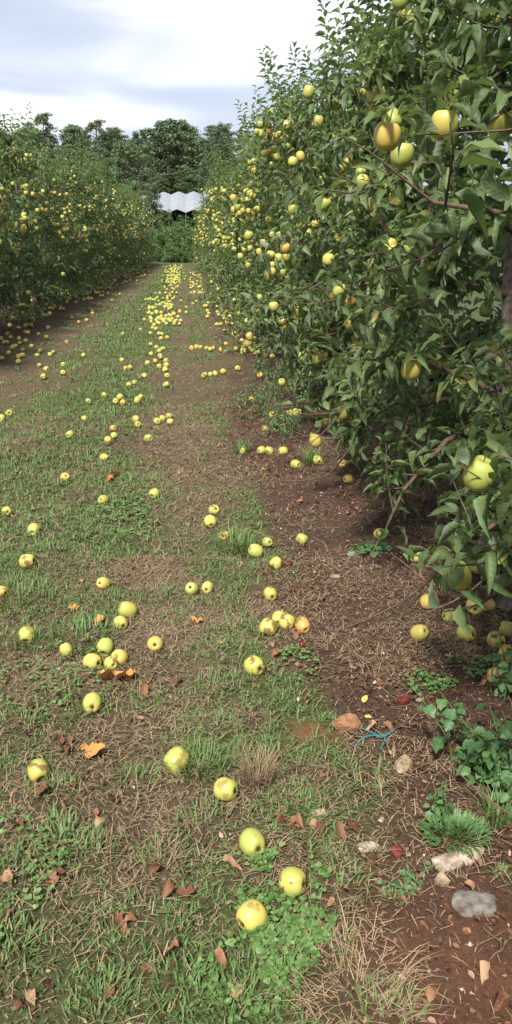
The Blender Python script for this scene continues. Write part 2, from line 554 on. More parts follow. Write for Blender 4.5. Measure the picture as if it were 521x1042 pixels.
LEAVES = [leaf_template(.44, .45, .35, .25), leaf_template(.48, .30, .60, .35, twist=.35), leaf_template(.38, .80, .15, .2, twist=-.3),
          leaf_template(.44, .60, .85, .3, twist=.3), leaf_template(.50, .20, .45, .5, twist=-.45), leaf_template(.34, 1.1, .55, .3, twist=.5)]
SMALL = [leaf_template(.48, .45, .30, .2, n=3), leaf_template(.44, .6, .6, .2, n=3)]


def leaves_mesh(name, P, D, Nn, S, rnd, templates, mat, pick=None):
    Vs, Fs, As, LX, LY = [], [], [], [], []
    off = 0
    pick = np.arange(len(P)) % len(templates) if pick is None else pick
    for k, (tV, tF, lx, ly) in enumerate(templates):
        s = pick == k
        if not s.any():
            continue
        V, F, A = scatter(tV, tF, P[s], frames(D[s], Nn[s]), S[s], rnd[s])
        Vs.append(V); Fs.append(F + off); As.append(A); off += len(V)
        LX.append(np.tile(lx, s.sum())); LY.append(np.tile(ly, s.sum()))
    return mesh_np(name, np.concatenate(Vs), np.concatenate(Fs), mat, True,
                   {'rnd': np.concatenate(As), 'lx': np.concatenate(LX), 'ly': np.concatenate(LY)})


# ------------------------------------------------------------------ apples
def apple_mesh(name, seg, seed, stretch=1.0, lean=0.0):
    prof = [(0, .60), (.07, .64), (.16, .76), (.30, .90), (.46, .965), (.64, .93), (.83, .76), (.96, .46), (1.0, .14), (.975, -.2), (.89, -.52), (.74, -.78), (.56, -.93), (.42, -.965), (.28, -.93), (.16, -.85), (0, -.80)]
    if seg < 12:
        prof = [prof[i] for i in (0, 2, 4, 6, 8, 10, 12, 14, 16)]
    V = []; cav = []
    for i, (r, z) in enumerate(prof):
        if r == 0:
            V.append((0, 0, z)); cav.append(.9); continue
        for j in range(seg):
            a = 2 * PI * j / seg
            wl = max(0, -z) ** 2 * .05
            rr = r * (1 + wl * math.cos(5 * a) + .025 * math.sin(2 * a + seed))
            zz = z * stretch - .05 * wl * math.cos(5 * a) * 4
            V.append((rr * math.cos(a) + lean * z, rr * math.sin(a), zz + .04 * rr * math.sin(a + seed)))
            cav.append(.55 if (r < .2) else (.12 if r < .35 and z > 0 else 0))
    F = []
    rows = len(prof) - 2
    for j in range(seg):
        F.append((0, 1 + j, 1 + (j + 1) % seg))
        for i in range(rows - 1):
            a = 1 + i * seg + j; b_ = 1 + i * seg + (j + 1) % seg
            F += [(a, a + seg, b_ + seg), (a, b_ + seg, b_)]
        e0 = 1 + (rows - 1) * seg
        F.append((e0 + j, len(V) - 1, e0 + (j + 1) % seg))
    return np.array(V) * .0385, np.array(F), np.array(cav)


AP = []
for k, (st, ln) in enumerate([(1.0, .03), (.93, -.05), (1.06, .08), (.97, 0)]):
    V, F, c = apple_mesh('apple', 24, k * 1.7, st, ln)
    AP.append((mesh_np('apple', V, F, M['apple'], True, {'cavity': c, 'rnd': np.zeros(len(V))}), V))
AP_LOW = apple_mesh('apple', 8, .4)
sp, sf = tube([(0, 0, .022), (.001, .001, .032), (.003, .002, .042), (.007, .004, .051)], [.0014, .0012, .0012, .0017], 6)
STEM = mesh_np('stem', sp, sf, M['stem'], True)
hp, hf = tube([(0, 0, .022), (.002, .001, .036), (.003, .004, .055), (.001, .008, .075)], [.0014, .0012, .0012, .0018], 6)
HSTEM = mesh_np('stem', hp, hf, M['stem'], True)
ca = Acc()
for j in range(5):
    a = j * 2 * PI / 5
    d = np.array([math.cos(a), math.sin(a), 0]); s_ = np.array([-math.sin(a), math.cos(a), 0])
    ca.add([d * .001 + s_ * .0035 + (0, 0, -.0312), d * .001 - s_ * .0035 + (0, 0, -.0312), d * .0068 + s_ * .0028 + (0, 0, -.0345), d * .0068 - s_ * .0028 + (0, 0, -.0345), d * .0085 + (0, 0, -.0385)],
           [(0, 2, 1), (1, 2, 3), (2, 4, 3)])
th = np.arange(10) * 2 * PI / 10
ca.add(np.vstack([np.stack([.0062 * np.cos(th), .0062 * np.sin(th), np.full(10, -.0338)], 1), [(0, 0, -.0316)]]), [(j, 10, (j + 1) % 10) for j in range(10)])
CALYX = ca.mesh('calyx', M['calyx'], False)


def rot_axis_to(d, spin):
    """rotation that carries the apple's calyx end (-Z) to direction d"""
    q = Vector((0, 0, -1)).rotation_difference(Vector(d)) @ Quaternion((0, 0, 1), spin)
    return q


N_FALL = [0]


FAR_FALL = []
FALLPOS = []


def fallen(x, y, scale=1.0, parts=True, label=None, group=None, calyx=None, bruise=0.0, tone=0.0, px=True, lift=0.0):
    if y < 330:                           # a few pixels each: they join the far windfalls
        FAR_FALL.append(at_plane(x, y, .033))
        return
    scale *= .89 * rng.uniform(.90, 1.06)
    k = int(rng.integers(len(AP)))
    me, V = AP[k]
    if calyx is None:
        toward = unit(np.array([CP[0] - x, -1.0, 0])) if False else np.array([0, -1.0, 0])
        if rng.random() < .62:
            a = rng.normal(0, .8)
            d = np.array([math.sin(a), -math.cos(a), rng.uniform(-.15, .65)])
        else:
            d = rng.normal(size=3)
    else:
        d = np.array(calyx, float)
    q = rot_axis_to(unit(d), rng.uniform(0, 6.28))
    Rm = np.array(q.to_matrix())
    low = (V @ Rm.T)[:, 2].min() * scale
    p = at_plane(x, y, -low + lift) if px else np.array([x, y, 0.0])
    z = float(ground_z(p[0], p[1])) - low - .003 + lift
    if px:                                # again, with the real height of the ground there
        p = at_plane(x, y, z)
        z = float(ground_z(p[0], p[1])) - low - rng.uniform(.002, .009) + lift
    o = link('apple', me, None, label, 'apple', group)
    o.rotation_mode = 'QUATERNION'
    o.rotation_quaternion = q
    o.scale = (scale, scale, scale * (1.0 if parts else rng.uniform(.86, 1.02)))
    o.location = (p[0], p[1], z)
    o['tone'] = float(tone)
    o['bruise'] = bruise if bruise else float(rng.choice([0, 0, .25, .5, .8]))
    if parts:
        link('stem', STEM, o)
        link('calyx', CALYX, o)
    N_FALL[0] += 1
    FALLPOS.append((p[0], p[1], scale))
    return p


G_TRACK = 'fallen apples on the grass track'
G_SOIL = 'fallen apples on the soil under the trees'
L_TRACK = 'ripe yellow apple fallen on the grassy track between the rows'
L_SOIL = 'ripe yellow apple fallen on bare soil beside the tree row'
C = (0, -.9, .25)
special = [
    (257, 858, 1.06, 'pale yellow apple with dark calyx behind the clover patch', (.45, -.88, .12), 0, .22),
    (298, 898, 1.04, 'greenish yellow apple with small brown blemishes resting on the clover patch', (.85, -.50, .15), 1.0, .12),
    (256, 932, .93, 'golden apple with small dark blemish nestling in the clover patch', (-.75, -.6, -.1), .5, .80),
    (230, 803, .98, 'pale yellow apple beside a dry straw tuft, its dark calyx sideways', (.85, -.5, .15), 0, .45),
    (180, 772, 1.04, 'lemon yellow apple against a green grass tuft on the wheel rut', (.5, .4, .3), 0, .18),
    (39, 783, .95, 'pale greenish apple alone on the grass with its dark calyx hidden', (-.3, .6, .3), 0, .12),
    (94, 716, .98, 'single yellow apple below the four-apple cluster, calyx facing forward', (.1, -.95, .1), 0, .5),
    (259, 677, 1.02, 'yellow apple alone near the soil edge, dark calyx to its lower side', (.55, -.8, .1), 0, .55),
    (158, 655, .96, 'orange yellow apple with dark round calyx facing forward beside the four-apple cluster', (0, -.85, .35), 0, .93),
    (27, 645, 1.02, 'pale apple half sunk in tall grass blades', (0, .8, .4), 0, .3),
    (427, 643, 1.0, 'yellow apple with orange cheek alone on the dark soil strip', (.5, -.55, .45), 0, .84),
    (475, 643, 1.05, 'yellow apple with dark calyx in front of the apples under the lowest bough', (.45, -.8, .15), 0, .5),
    (39 + 118, 502, 1.02, 'pale yellow apple alone in the middle of the wheel rut', (.3, .5, .2), 0, .4),
]
for x, y, s, lb, cx, br, tn in special:
    fallen(x, y, s, True, lb, G_TRACK if x < 330 else G_SOIL, cx, br, tn)
L_CL = 'yellow apple in the heap of four beside large orange leaves'
for x, y, s, cx in [(94, 672, .92, (.8, -.5, .05)), (107, 658, .92, (.1, .5, .3)), (122, 668, .95, (.3, .5, -.3))]:
    fallen(x, y, s, True, L_CL, 'four-apple heap on the track', cx)
fallen(113, 675, .8, True, 'bruised orange brown apple in front of the four-apple heap', 'four-apple heap on the track', (.5, -.8, .1), .8)
L_P = 'yellow apple in the touching pair above the four-apple heap'
fallen(130, 621, 1.05, True, L_P, 'touching apple pair', (.8, .1, -.3)); fallen(123, 635, .88, True, L_P, 'touching apple pair', (.45, -.8, -.1))
L_P2 = 'yellow apple in the group of four at the soil edge'
for x, y, s, cx in [(273, 637, 1.0, (-.4, -.5, -.6)), (284, 628, .92, (.1, .6, .2)), (292, 632, 1.0, (.2, .2, .6)), (308, 636, .96, (.35, -.85, -.2))]:
    fallen(x, y, s, True, L_P2, 'four apples at the soil edge', cx)
near_px = [(67, 660, .7), (105, 593, .85), (2, 602, .8), (195, 599, .86), (211, 598, .88), (275, 604, .95), (281, 573, .85), (260, 560, .98), (272, 552, .82),
           (307, 548, .85), (228, 545, .9), (214, 530, 1), (218, 519, 1), (105, 508, .98), (66, 486, .95), (7, 520, .95), (34, 538, .95), (28, 570, 1.0),
           (106, 465, .85), (151, 446, .9), (140, 432, .92), (138, 426, .9), (115, 435, .85), (116, 443, .85), (110, 448, .9), (71, 442, .85), (86, 426, .85),
           (160, 429, .9), (165, 426, .85), (172, 424, .85), (173, 430, .9), (90, 408, .9), (106, 402, .85), (118, 408, .9), (122, 404, .85), (125, 409, .85), (140, 408, .95),
           (143, 403, .85), (131, 391, .9), (137, 389, .9), (147, 382, .9), (169, 391, 1), (170, 382, 1), (9, 420, 1), (1, 424, 1)]
for x, y, s in near_px:
    fallen(x, y, s, y > 400, L_TRACK, G_TRACK)
soil_px = [(387, 543, 1.0), (423, 566, 1.05), (437, 611, 1.0), (458, 625, .95), (483, 617, 1.0), (497, 612, .9), (505, 652, .95), (517, 640, .95), (507, 687, 1.05), (518, 664, .95),
           (277, 422, .9), (286, 424, .75), (295, 420, .8), (301, 419, .9), (306, 419, .95), (322, 417, .85), (332, 428, .9), (319, 446, .95), (288, 434, .8),
           (270, 436, .75), (247, 458, .75), (266, 458, .9), (274, 459, .95), (288, 458, 1), (301, 470, 1), (323, 469, .95), (348, 471, 1), (256, 406, .9), (354, 488, .8)]
for x, y, s in soil_px:
    fallen(x, y, s, True, L_SOIL, G_SOIL)
mid_px = [(168, 375), (162, 373), (158, 367), (150, 369), (163, 362), (166, 355), (159, 353), (164, 345), (165, 340), (159, 334), (143, 335), (132, 374),
          (147, 326), (154, 328), (159, 327), (165, 325), (169, 324), (175, 324), (180, 325), (184, 326), (160, 317), (164, 317), (152, 315), (171, 311), (175, 310),
          (124, 366), (125, 339), (128, 375), (85, 363), (88, 325), (80, 327), (94, 318), (94, 314), (114, 305), (64, 370), (64, 379), (68, 348), (51, 363), (54, 358),
          (157, 330), (162, 329), (153, 322), (167, 328), (173, 327), (178, 327)]
mid_soil = [(195, 354), (200, 353), (204, 353), (210, 354), (214, 355), (217, 354), (208, 382), (214, 381), (219, 380), (227, 378), (225, 356), (230, 350), (234, 354), (240, 354),
            (242, 342), (251, 339), (254, 334), (246, 331), (257, 342), (235, 322), (230, 317), (212, 309), (226, 311), (216, 294), (221, 301), (226, 302), (200, 306),
            (2, 365), (16, 352), (20, 349), (11, 342), (26, 338), (32, 352), (47, 343), (23, 356), (19, 363), (23, 362), (19, 368), (40, 371), (47, 375), (44, 383), (35, 322),
            (46, 322), (51, 315), (7, 348), (4, 348), (19, 333), (291, 382), (270, 362)]
for x, y in mid_px:
    fallen(x, y, rng.uniform(.85, 1.05), False, L_TRACK, G_TRACK)
for x, y in mid_soil:
    fallen(x, y, rng.uniform(.85, 1.05), False, L_SOIL, G_SOIL)


def box_px(n, x0, x1, y0, y1, lab, grp):
    for _ in range(n):
        fallen(rng.uniform(x0, x1), rng.uniform(y0, y1), rng.uniform(.85, 1.05), False, lab, grp)


box_px(20, 243, 268, 343, 359, L_SOIL, G_SOIL)
box_px(14, 150, 172, 331, 372, L_TRACK, G_TRACK)
box_px(10, 5, 50, 331, 362, L_SOIL, G_SOIL)
box_px(16, 148, 175, 300, 311, L_TRACK, G_TRACK)
box_px(8, 150, 160, 312, 321, L_TRACK, G_TRACK)
box_px(8, 220, 250, 290, 330, L_SOIL, G_SOIL)
for _ in range(36):
    s = rng.random()
    fallen(30 + s * 105 + rng.normal(0, 3), 324 - s * 42 + rng.uniform(-2, 6), rng.uniform(.85, 1.05), False, L_SOIL, G_SOIL)
for _ in range(40):
    fallen(rng.normal(176, 4), rng.uniform(273, 294), rng.uniform(.9, 1.05), False, L_TRACK, G_TRACK)
# the rest far off: windfalls nobody could count one by one
P = FAR_FALL
for _ in range(60):
    P.append(at_plane(rng.normal(170, 8), rng.uniform(292, 330), .03))
for _ in range(45):
    P.append(at_plane(rng.uniform(205, 262) , rng.uniform(296, 330), .03))
for _ in range(110):
    P.append(at_plane(rng.normal(177, 4.5), rng.uniform(270, 288), .03))
for _ in range(45):
    P.append(at_plane(rng.uniform(193, 206), rng.uniform(276, 300), .03))
for _ in range(60):
    s = rng.random()
    P.append(at_plane(60 + s * 95 + rng.normal(0, 2), 305 - s * 32 + rng.uniform(-2, 5), .03))
for _ in range(200):
    yy = rng.uniform(8, 45)
    P.append(np.array([1.25 + rng.normal(0, .45), yy, .03]))
    P.append(np.array([-3.3 + rng.normal(0, .5), yy + rng.normal(), .03]))
P = np.array(P)
P[:, 2] = ground_z(P[:, 0], P[:, 1]) + .033
k = len(P)
V, F, A = scatter(AP_LOW[0], AP_LOW[1], P, frames(rng.normal(size=(k, 3)), rng.normal(size=(k, 3))), rng.uniform(.85, 1.05, k), rng.random(k))
link('fallen_apples', mesh_np('fallen_apples', V, F, M['apple'], True, {'rnd': A, 'cavity': np.tile(AP_LOW[2] * .5, k)}), None,
     'far yellow windfall apples strewn along both tree rows', 'apples', None, 'stuff')

# ------------------------------------------------------------------ apple trees
def tree_data(r, H=3.45, nlimb=34, shoots=8, step=.021, wx=.76, wy=.84, leaf=(.066, .106), spur=9, fruits=(1, 7)):
    tp = [np.array([0, 0, -.06])]
    for i in range(1, 9):
        tp.append(np.array([r.normal(0, .02), r.normal(0, .025), H * .93 * i / 8]))
    tp = np.array(tp)
    trad = np.linspace(.048, .010, 9)
    trad[0] *= 1.35
    limbs = []; P = []; D = []; Nn = []; S = []; fruit = []; shoots_l = []

    def trunk_at(h):
        f = np.clip(h / (H * .93), 0, 1) * 8
        i = min(int(f), 7)
        return tp[i] + (tp[i + 1] - tp[i]) * (f - i)

    def leafy_shoot(p0, d0, ln, up=.35, first=.0):
        n = max(3, int(ln / step))
        pts = [p0]
        d = unit(d0)
        seg = ln / 4
        for q in range(4):
            d = unit(d + np.array([0, 0, up * .35]) + r.normal(0, .10, 3))
            pts.append(pts[-1] + d * seg)
        pts = np.array(pts)
        ph = r.uniform(0, 6.28)
        for i in range(n + 1):
            t = first + (1 - first) * i / n
            f = min(t, .999) * 4; q = int(f)
            p = pts[q] + (pts[q + 1] - pts[q]) * (f - q)
            s = unit(pts[q + 1] - pts[q])
            ph += 2.4 + r.normal(0, .25)
            a = unit(np.cross(s, [.3, .2, 1.0])); b = np.cross(s, a)
            u = a * math.cos(ph) + b * math.sin(ph)
            tipf = t ** 2
            dd = unit(u * (1 - .35 * tipf) + s * (.35 + .6 * tipf) + np.array([0, 0, -.30 + .3 * tipf]) + r.normal(0, .12, 3))
            P.append(p + dd * .018); D.append(dd)
            Nn.append(unit(s * .6 + np.array([0, 0, .85]) + r.normal(0, .42, 3)))
            S.append(r.uniform(*leaf) * (1 - .35 * max(0, t - .7) / .3) * (.75 if t < .12 else 1))
        shoots_l.append(pts)

    for i in range(nlimb):
        nlow = nlimb // 3
        if i < nlow:                      # low drooping skirt
            h = r.uniform(.42, .85)
        else:
            h = .62 + (H - .95) * ((i - nlow + r.uniform(0, .8)) / (nlimb - nlow)) ** .95
        az = i * 2.39996 + r.normal(0, .25)
        rel = h / H
        ln = (1.0 - .50 * rel ** 1.5) * r.uniform(.62, 1.20) * (.86 if i < nlow else 1)
        dh = np.array([math.cos(az) * wx, math.sin(az) * wy, 0])
        elev = r.uniform(.10, .45) + .25 * rel
        droop = r.uniform(.25, .60) + (.35 if i < nlow else 0)
        b0 = trunk_at(h)
        ss = np.linspace(0, 1, 7)
        pts = b0 + dh * ln * ss[:, None] + np.array([0, 0, 1.0]) * (ln * (elev * ss - droop * ss ** 2))[:, None]
        pts[1:] += r.normal(0, .015, (6, 3)) * ss[1:, None]
        pts[:, 2] = np.maximum(pts[:, 2], .26)
        limbs.append((pts, np.linspace(.017, .005, 7) * (1.15 - .4 * rel)))
        dirl = unit(pts[-1] - pts[-2])
        leafy_shoot(pts[-1], dirl + np.array([0, 0, .3]), r.uniform(.14, .32))
        for q in range(shoots):
            t = .18 + .8 * (q + r.random()) / shoots
            f = min(t, .999) * 6; j = int(f)
            p = pts[j] + (pts[j + 1] - pts[j]) * (f - j)
            sd = unit(np.cross(dh, [0, 0, 1])) * r.choice([-1, 1])
            d = unit(sd * r.uniform(.2, 1.0) + unit(dh) * r.uniform(.1, .8) + np.array([0, 0, r.uniform(-.55, .9)]))
            leafy_shoot(p, d, r.uniform(.10, .30) * (1.3 if d[2] > .5 else 1), .25)
        for q in range(spur):
            t = .12 + .86 * r.random()
            f = min(t, .999) * 6; j = int(f)
            p = pts[j] + (pts[j + 1] - pts[j]) * (f - j)
            for _ in range(5):
                dd = unit(r.normal(size=3) + np.array([0, 0, .15]))
                P.append(p + dd * .03); D.append(dd); Nn.append(unit(np.array([0, 0, 1.0]) + r.normal(0, .4, 3))); S.append(r.uniform(leaf[0] * .7, leaf[1] * .9))
        # fruit hangs near the outer half
        nf = r.integers(0, 3) if rel < .42 else r.integers(*fruits)
        for q in range(nf):
            t = r.uniform(.62, 1.0)
            f = min(t, .999) * 6; j = int(f)
            p = pts[j] + (pts[j + 1] - pts[j]) * (f - j)
            fruit.append(p + unit(dh) * r.uniform(.0, .16) + np.array([r.normal(0, .07), r.normal(0, .09), -.085 + r.normal(0, .05)]))
    for i in range(12):                   # strong upright shoots on the outside
        pts = limbs[int(r.integers(len(limbs)))][0]
        q = pts[int(r.integers(3, 6))]
        leafy_shoot(q, np.array([r.normal(0, .25), r.normal(0, .25), 1.0]), r.uniform(.28, .60), .45)
    for i in range(14):                   # upright leaders against the sky
        a = r.uniform(0, 6.28); q = r.uniform(0, .42)
        leafy_shoot(trunk_at(H * r.uniform(.78, .93)) + np.array([math.cos(a) * q, math.sin(a) * q, 0]), np.array([math.cos(a) * .35, math.sin(a) * .35, 1.0]), r.uniform(.25, .85), .3)
    return dict(trunk=(tp, trad), limbs=limbs, P=np.array(P), D=np.array(D), N=np.array(Nn), S=np.array(S), rnd=r.random(len(P)) * .96, fruit=np.array(fruit), shoots=shoots_l)


def thin(td, pts, rad):
    """leaves leave room for the fruit"""
    if not len(pts):
        return
    mid = td['P'] + td['D'] * td['S'][:, None] * .5
    keep = np.ones(len(mid), bool)
    for p in pts:
        keep &= np.linalg.norm(mid - p, axis=1) > rad
    for k in ('P', 'D', 'N', 'S', 'rnd'):
        td[k] = td[k][keep]


def limb_mesh(limb, shoots):
    a = Acc()
    V, F = tube(limb[0], limb[1], 6); a.add(V, F)
    for s in shoots:
        V, F = tube(s, np.linspace(.0035, .0015, len(s)), 4); a.add(V, F)
    return a.mesh('branch', M['twig'])


ROW_R, ROW_L = 1.30, -3.42
hang = []                                 # (world position, radius scale)
near_trees = {}
L_RT = 'leafy apple tree laden with yellow fruit in the row along the bare soil strip'
L_LT = 'leafy apple tree with small yellow fruit in the row across the track'
tree_labels = {1.95: 'big-leaved apple tree whose low bough holds apples just above the leafy weed',
               3.20: 'apple tree with a large single apple at knee height, apples lying under it',
               4.45: 'apple tree with pale grey trunk showing through its lower leaves'}
# fruit seen singly on the nearest trees: pixel centre and diameter give its distance
big = [(452, 127, 27), (394, 139, 27), (409, 158, 24), (399, 122, 20), (488, 482, 33), (418, 376, 20), (467, 586, 26), (487, 574, 19), (508, 127, 22), (334, 182, 9), (330, 208, 13),
       (395, 253, 11), (495, 315, 14), (502, 358, 17), (412, 14, 14), (507, 18, 15), (360, 345, 9), (352, 353, 8), (253, 240, 9), (298, 165, 10), (321, 228, 10), (337, 300, 10), (349, 188, 9)]
BIGP = np.array([at_depth(x, y, .076 * F_PX / d) for x, y, d in big])
BIGS = np.array([1.0] * len(big))


def place_near(y, td, label, group):
    t = link('apple_tree', None, None, label, 'tree', group, None, (ROW_R, y, 0))
    z0 = float(ground_z(ROW_R, y))
    t.location.z = z0
    org = np.array([ROW_R, y, z0])
    thin(td, td['fruit'], .055)
    thin(td, BIGP - org, .062)
    # sight lines to the fruit that hangs on the outside of the foliage
    mid = td['P'] + td['D'] * td['S'][:, None] * .5 + org
    keep = np.ones(len(mid), bool)
    for b in BIGP:
        d = unit(b - CP); rel = mid - CP
        al = rel @ d
        dist = np.linalg.norm(rel - al[:, None] * d, axis=1)
        bd = np.linalg.norm(b - CP)
        keep &= ~((al < bd) & (dist < .026 * al / bd + .008) & (al > .05))
    # nothing grows right up against the viewer's path
    keep &= ~((mid[:, 0] < .50) & (mid[:, 1] < 3.0))
    # the two nearest trees are pruned clear of the ground on the track side
    keep &= ~((mid[:, 2] < .30) & (mid[:, 1] < 3.4)) & ~((mid[:, 2] < .46) & (mid[:, 1] < 2.35))
    keep &= ~((mid[:, 2] < .65) & (mid[:, 0] < .64 + .30 * (.65 - mid[:, 2])))
    for k in ('P', 'D', 'N', 'S', 'rnd'):
        td[k] = td[k][keep]
    # leaf rosettes on the spurs that carry the big fruit
    for b_, (bx, by, bd_) in zip(BIGP, big):
        if bd_ > 12 and abs(b_[1] - y) <= .626:
            kk = 7
            top = b_ - org + np.array([.01, .02, .052])
            an = np.arange(kk) * 2.4 + bx
            D_ = np.stack([np.cos(an), np.sin(an), rng.uniform(-.25, .8, kk)], 1)
            sz = rng.uniform(.075, .11, kk)
            new = dict(P=top + D_ * .022 + rng.normal(0, .008, (kk, 3)), D=D_, N=np.stack([rng.normal(0, .3, kk), rng.normal(0, .3, kk), np.ones(kk)], 1), S=sz, rnd=rng.random(kk) * .9)
            for k in new:
                td[k] = np.concatenate([td[k], new[k]])
    V, F = tube(td['trunk'][0], td['trunk'][1], 10)
    link('trunk', mesh_np('trunk', V, F, M['bark'], True), t)
    sh = td['shoots']
    per = len(sh) // len(td['limbs'])
    for i, lb in enumerate(td['limbs']):
        link('branch', limb_mesh(lb, sh[i * 9:(i + 1) * 9]), t)
    # the leaves that show largest are parts of their own
    Pw = td['P'] + org
    x, yy, dep = project(Pw)
    vis = (dep > .3) & (x > -20) & (x < 540) & (yy > -20) & (yy < 1060)
    score = np.where(vis, td['S'] / np.maximum(dep, .3) * (1.0 + .9 * (ROW_R - Pw[:, 0])), 0)
    order = np.argsort(-score)
    n_single = 300 if y < 7.2 else 0
    single = order[:n_single]
    single = single[score[single] > 0]
    rest = np.setdiff1d(np.arange(len(Pw)), single)
    link('foliage', leaves_mesh('foliage', td['P'][rest], td['D'][rest], td['N'][rest], td['S'][rest], td['rnd'][rest], LEAVES, M['apple_leaf']), t, kind='stuff')
    fr = frames(td['D'], td['N'])
    for i in single:
        o = link('leaf', LEAF_ME[i % len(LEAF_ME)], t)
        m = Matrix.Identity(4)
        for a in range(3):
            for b in range(3):
                m[a][b] = fr[i][a][b] * td['S'][i]
            m[a][3] = td['P'][i][a]
        o.matrix_basis = m
    for f in td['fruit']:
        hang.append((f + org, rng.uniform(.88, 1.04)))


LEAF_ME = [mesh_np('leaf', V, F, M['apple_leaf'], True, {'lx': lx, 'ly': ly, 'rnd': np.zeros(len(V))}) for V, F, lx, ly in LEAVES]
ys = [4.45 + 1.25 * k for k in range(-4, 34)]
for y in ys:
    if y < 8.5:
        td = tree_data(np.random.default_rng(int(y * 100) + 900), H=(2.8 if y > 3 else 3.1) + rng.uniform(-.1, .15))
        yr = round(y, 2)
        place_near(y, td, tree_labels.get(yr, L_RT), 'apple trees in the row along the soil strip')

VAR = []
for k in range(7):
    r = np.random.default_rng(300 + k)
    td = tree_data(r, H=3.2 + r.uniform(-.15, .25), nlimb=30, shoots=7, step=.032, wx=.92, wy=.90, leaf=(.090, .130), spur=7, fruits=(2, 9))
    thin(td, td['fruit'], .075)
    a = Acc()
    V, F = tube(td['trunk'][0], td['trunk'][1], 7); a.add(V, F)
    tm = a.mesh('trunk', M['bark'])
    a = Acc()
    for lb in td['limbs']:
        V, F = tube(lb[0], lb[1], 4); a.add(V, F)
    VAR.append((tm, a.mesh('branches', M['twig']), leaves_mesh('foliage', td['P'], td['D'], td['N'], td['S'], td['rnd'], SMALL, M['apple_leaf']), td['fruit']))


def place_far(x, y, label, group):
    k = int(rng.integers(len(VAR)))
    tm, bm, fm, fruit = VAR[k]
    rot = rng.choice([0, PI]) + rng.normal(0, .12)
    s = rng.uniform(.94, 1.06)
    z0 = float(ground_z(x, y))
    t = link('apple_tree', None, None, label, 'tree', group, None, (x + rng.normal(0, .04), y, z0))
    t.rotation_euler = (0, 0, rot)
    t.scale = (s, s, s * rng.uniform(.90, 1.10) * (1.0 if x < 0 else .94))
    link('trunk', tm, t); link('limbs', bm, t, kind='stuff'); link('foliage', fm, t, kind='stuff')
    c, sn = math.cos(rot), math.sin(rot)
    for f in fruit:
        wpos = np.array([t.location.x + s * (c * f[0] - sn * f[1]), y + s * (sn * f[0] + c * f[1]), z0 + t.scale.z * f[2]])
        hang.append((wpos, rng.uniform(.88, 1.04)))


for y in ys:
    if y >= 8.5:
        lb = L_RT
        if y > ys[-1] - .1:
            lb = 'last apple tree of the soil strip row, next to the bushes at the track end'
        elif y < 8.6:
            lb = 'apple tree rising directly behind the tall flowering weeds at the soil edge'
        place_far(ROW_R - .014 * (y - 8), y, lb, 'apple trees in the row along the soil strip')
for k in range(32):
    place_far(ROW_L + .010 * (1.22 * k - 6), 7.6 + 1.22 * k, L_LT if k < 31 else 'last apple tree of the row across the track, beside the end bushes', 'apple trees in the row across the track')

# hanging fruit: the 300 that show largest are things, the others one mass
HP = np.array([h[0] for h in hang]); HS = np.array([h[1] for h in hang])
ok = HP[:, 1] > 3.7
ok &= HP[:, 2] > .2
for b in BIGP:
    ok &= np.linalg.norm(HP - b, axis=1) > .09
HP = HP[ok]; HS = HS[ok]
x, y, dep = project(HP)
inside = (dep > .5) & (x > 0) & (x < 521) & (y > 0) & (y < 1042)
aisle = np.where(HP[:, 0] > -1, ROW_R - HP[:, 0], HP[:, 0] - ROW_L)
bpy.context.view_layer.update()
dg = bpy.context.evaluated_depsgraph_get()
score = np.zeros(len(HP))
for i in np.nonzero(inside & (aisle > .1))[0]:
    seen = 0
    for off in ((0, 0), (.026, 0), (-.026, 0), (0, .026), (0, -.026)):
        q = HP[i] + CR * off[0] + CU * off[1]
        d = q - CP
        n_ = float(np.linalg.norm(d))
        hit, loc_, *_r = SC.ray_cast(dg, Vector(CP), Vector(d / n_), distance=n_ - .03)
        seen += not hit
    score[i] = seen / dep[i] ** 2
order = np.argsort(-score)
n_ind = 120
one = [i for i in order[:n_ind] if score[i] > 0]
G_H = 'apples hanging in the tree rows'


def hanging(p, s, label, parts):
    me, V = AP[int(rng.integers(len(AP)))]
    o = link('apple', me, None, label, 'apple', G_H)
    o.location = p
    o.scale = (s,) * 3
    o.rotation_euler = (rng.normal(0, .25), rng.normal(0, .25), rng.uniform(0, 6.28))
    if parts:
        link('stem', HSTEM, o); link('calyx', CALYX, o)


big_lab = {0: 'large greenish yellow apple hanging among upright pale-backed leaves at head height',
           4: 'large pale yellow apple hanging alone at knee height above the soil strip',
           5: 'greenish apple hanging beside a pale curled leaf at mid height of the near trees',
           6: 'large yellow apple hanging on the lowest bough just above the fallen apples'}
for i, (p, s) in enumerate(zip(BIGP, BIGS)):
    hanging(p, s, big_lab.get(i, 'ripe yellow apple hanging in the near leaves of the soil strip row'), True)
for i in one:
    hanging(HP[i], HS[i], 'ripe yellow apple hanging in the leaves of the soil strip row' if HP[i][0] > -1 else 'ripe yellow apple hanging in the leaves of the row across the track', HP[i][1] < 6)
rest = np.setdiff1d(np.arange(len(HP)), one)
k = len(rest)
V, F, A = scatter(AP_LOW[0], AP_LOW[1], HP[rest], frames(np.tile([[0, 1.0, 0]], (k, 1)) + rng.normal(0, .3, (k, 3)), np.tile([[0, 0, 1.0]], (k, 1))), HS[rest], rng.random(k))
link('hanging_apples', mesh_np('hanging_apples', V, F, M['apple'], True, {'rnd': A, 'cavity': np.tile(AP_LOW[2] * .5, k)}), None,
     'smaller far yellow apples hanging through both tree rows', 'apples', None, 'stuff')

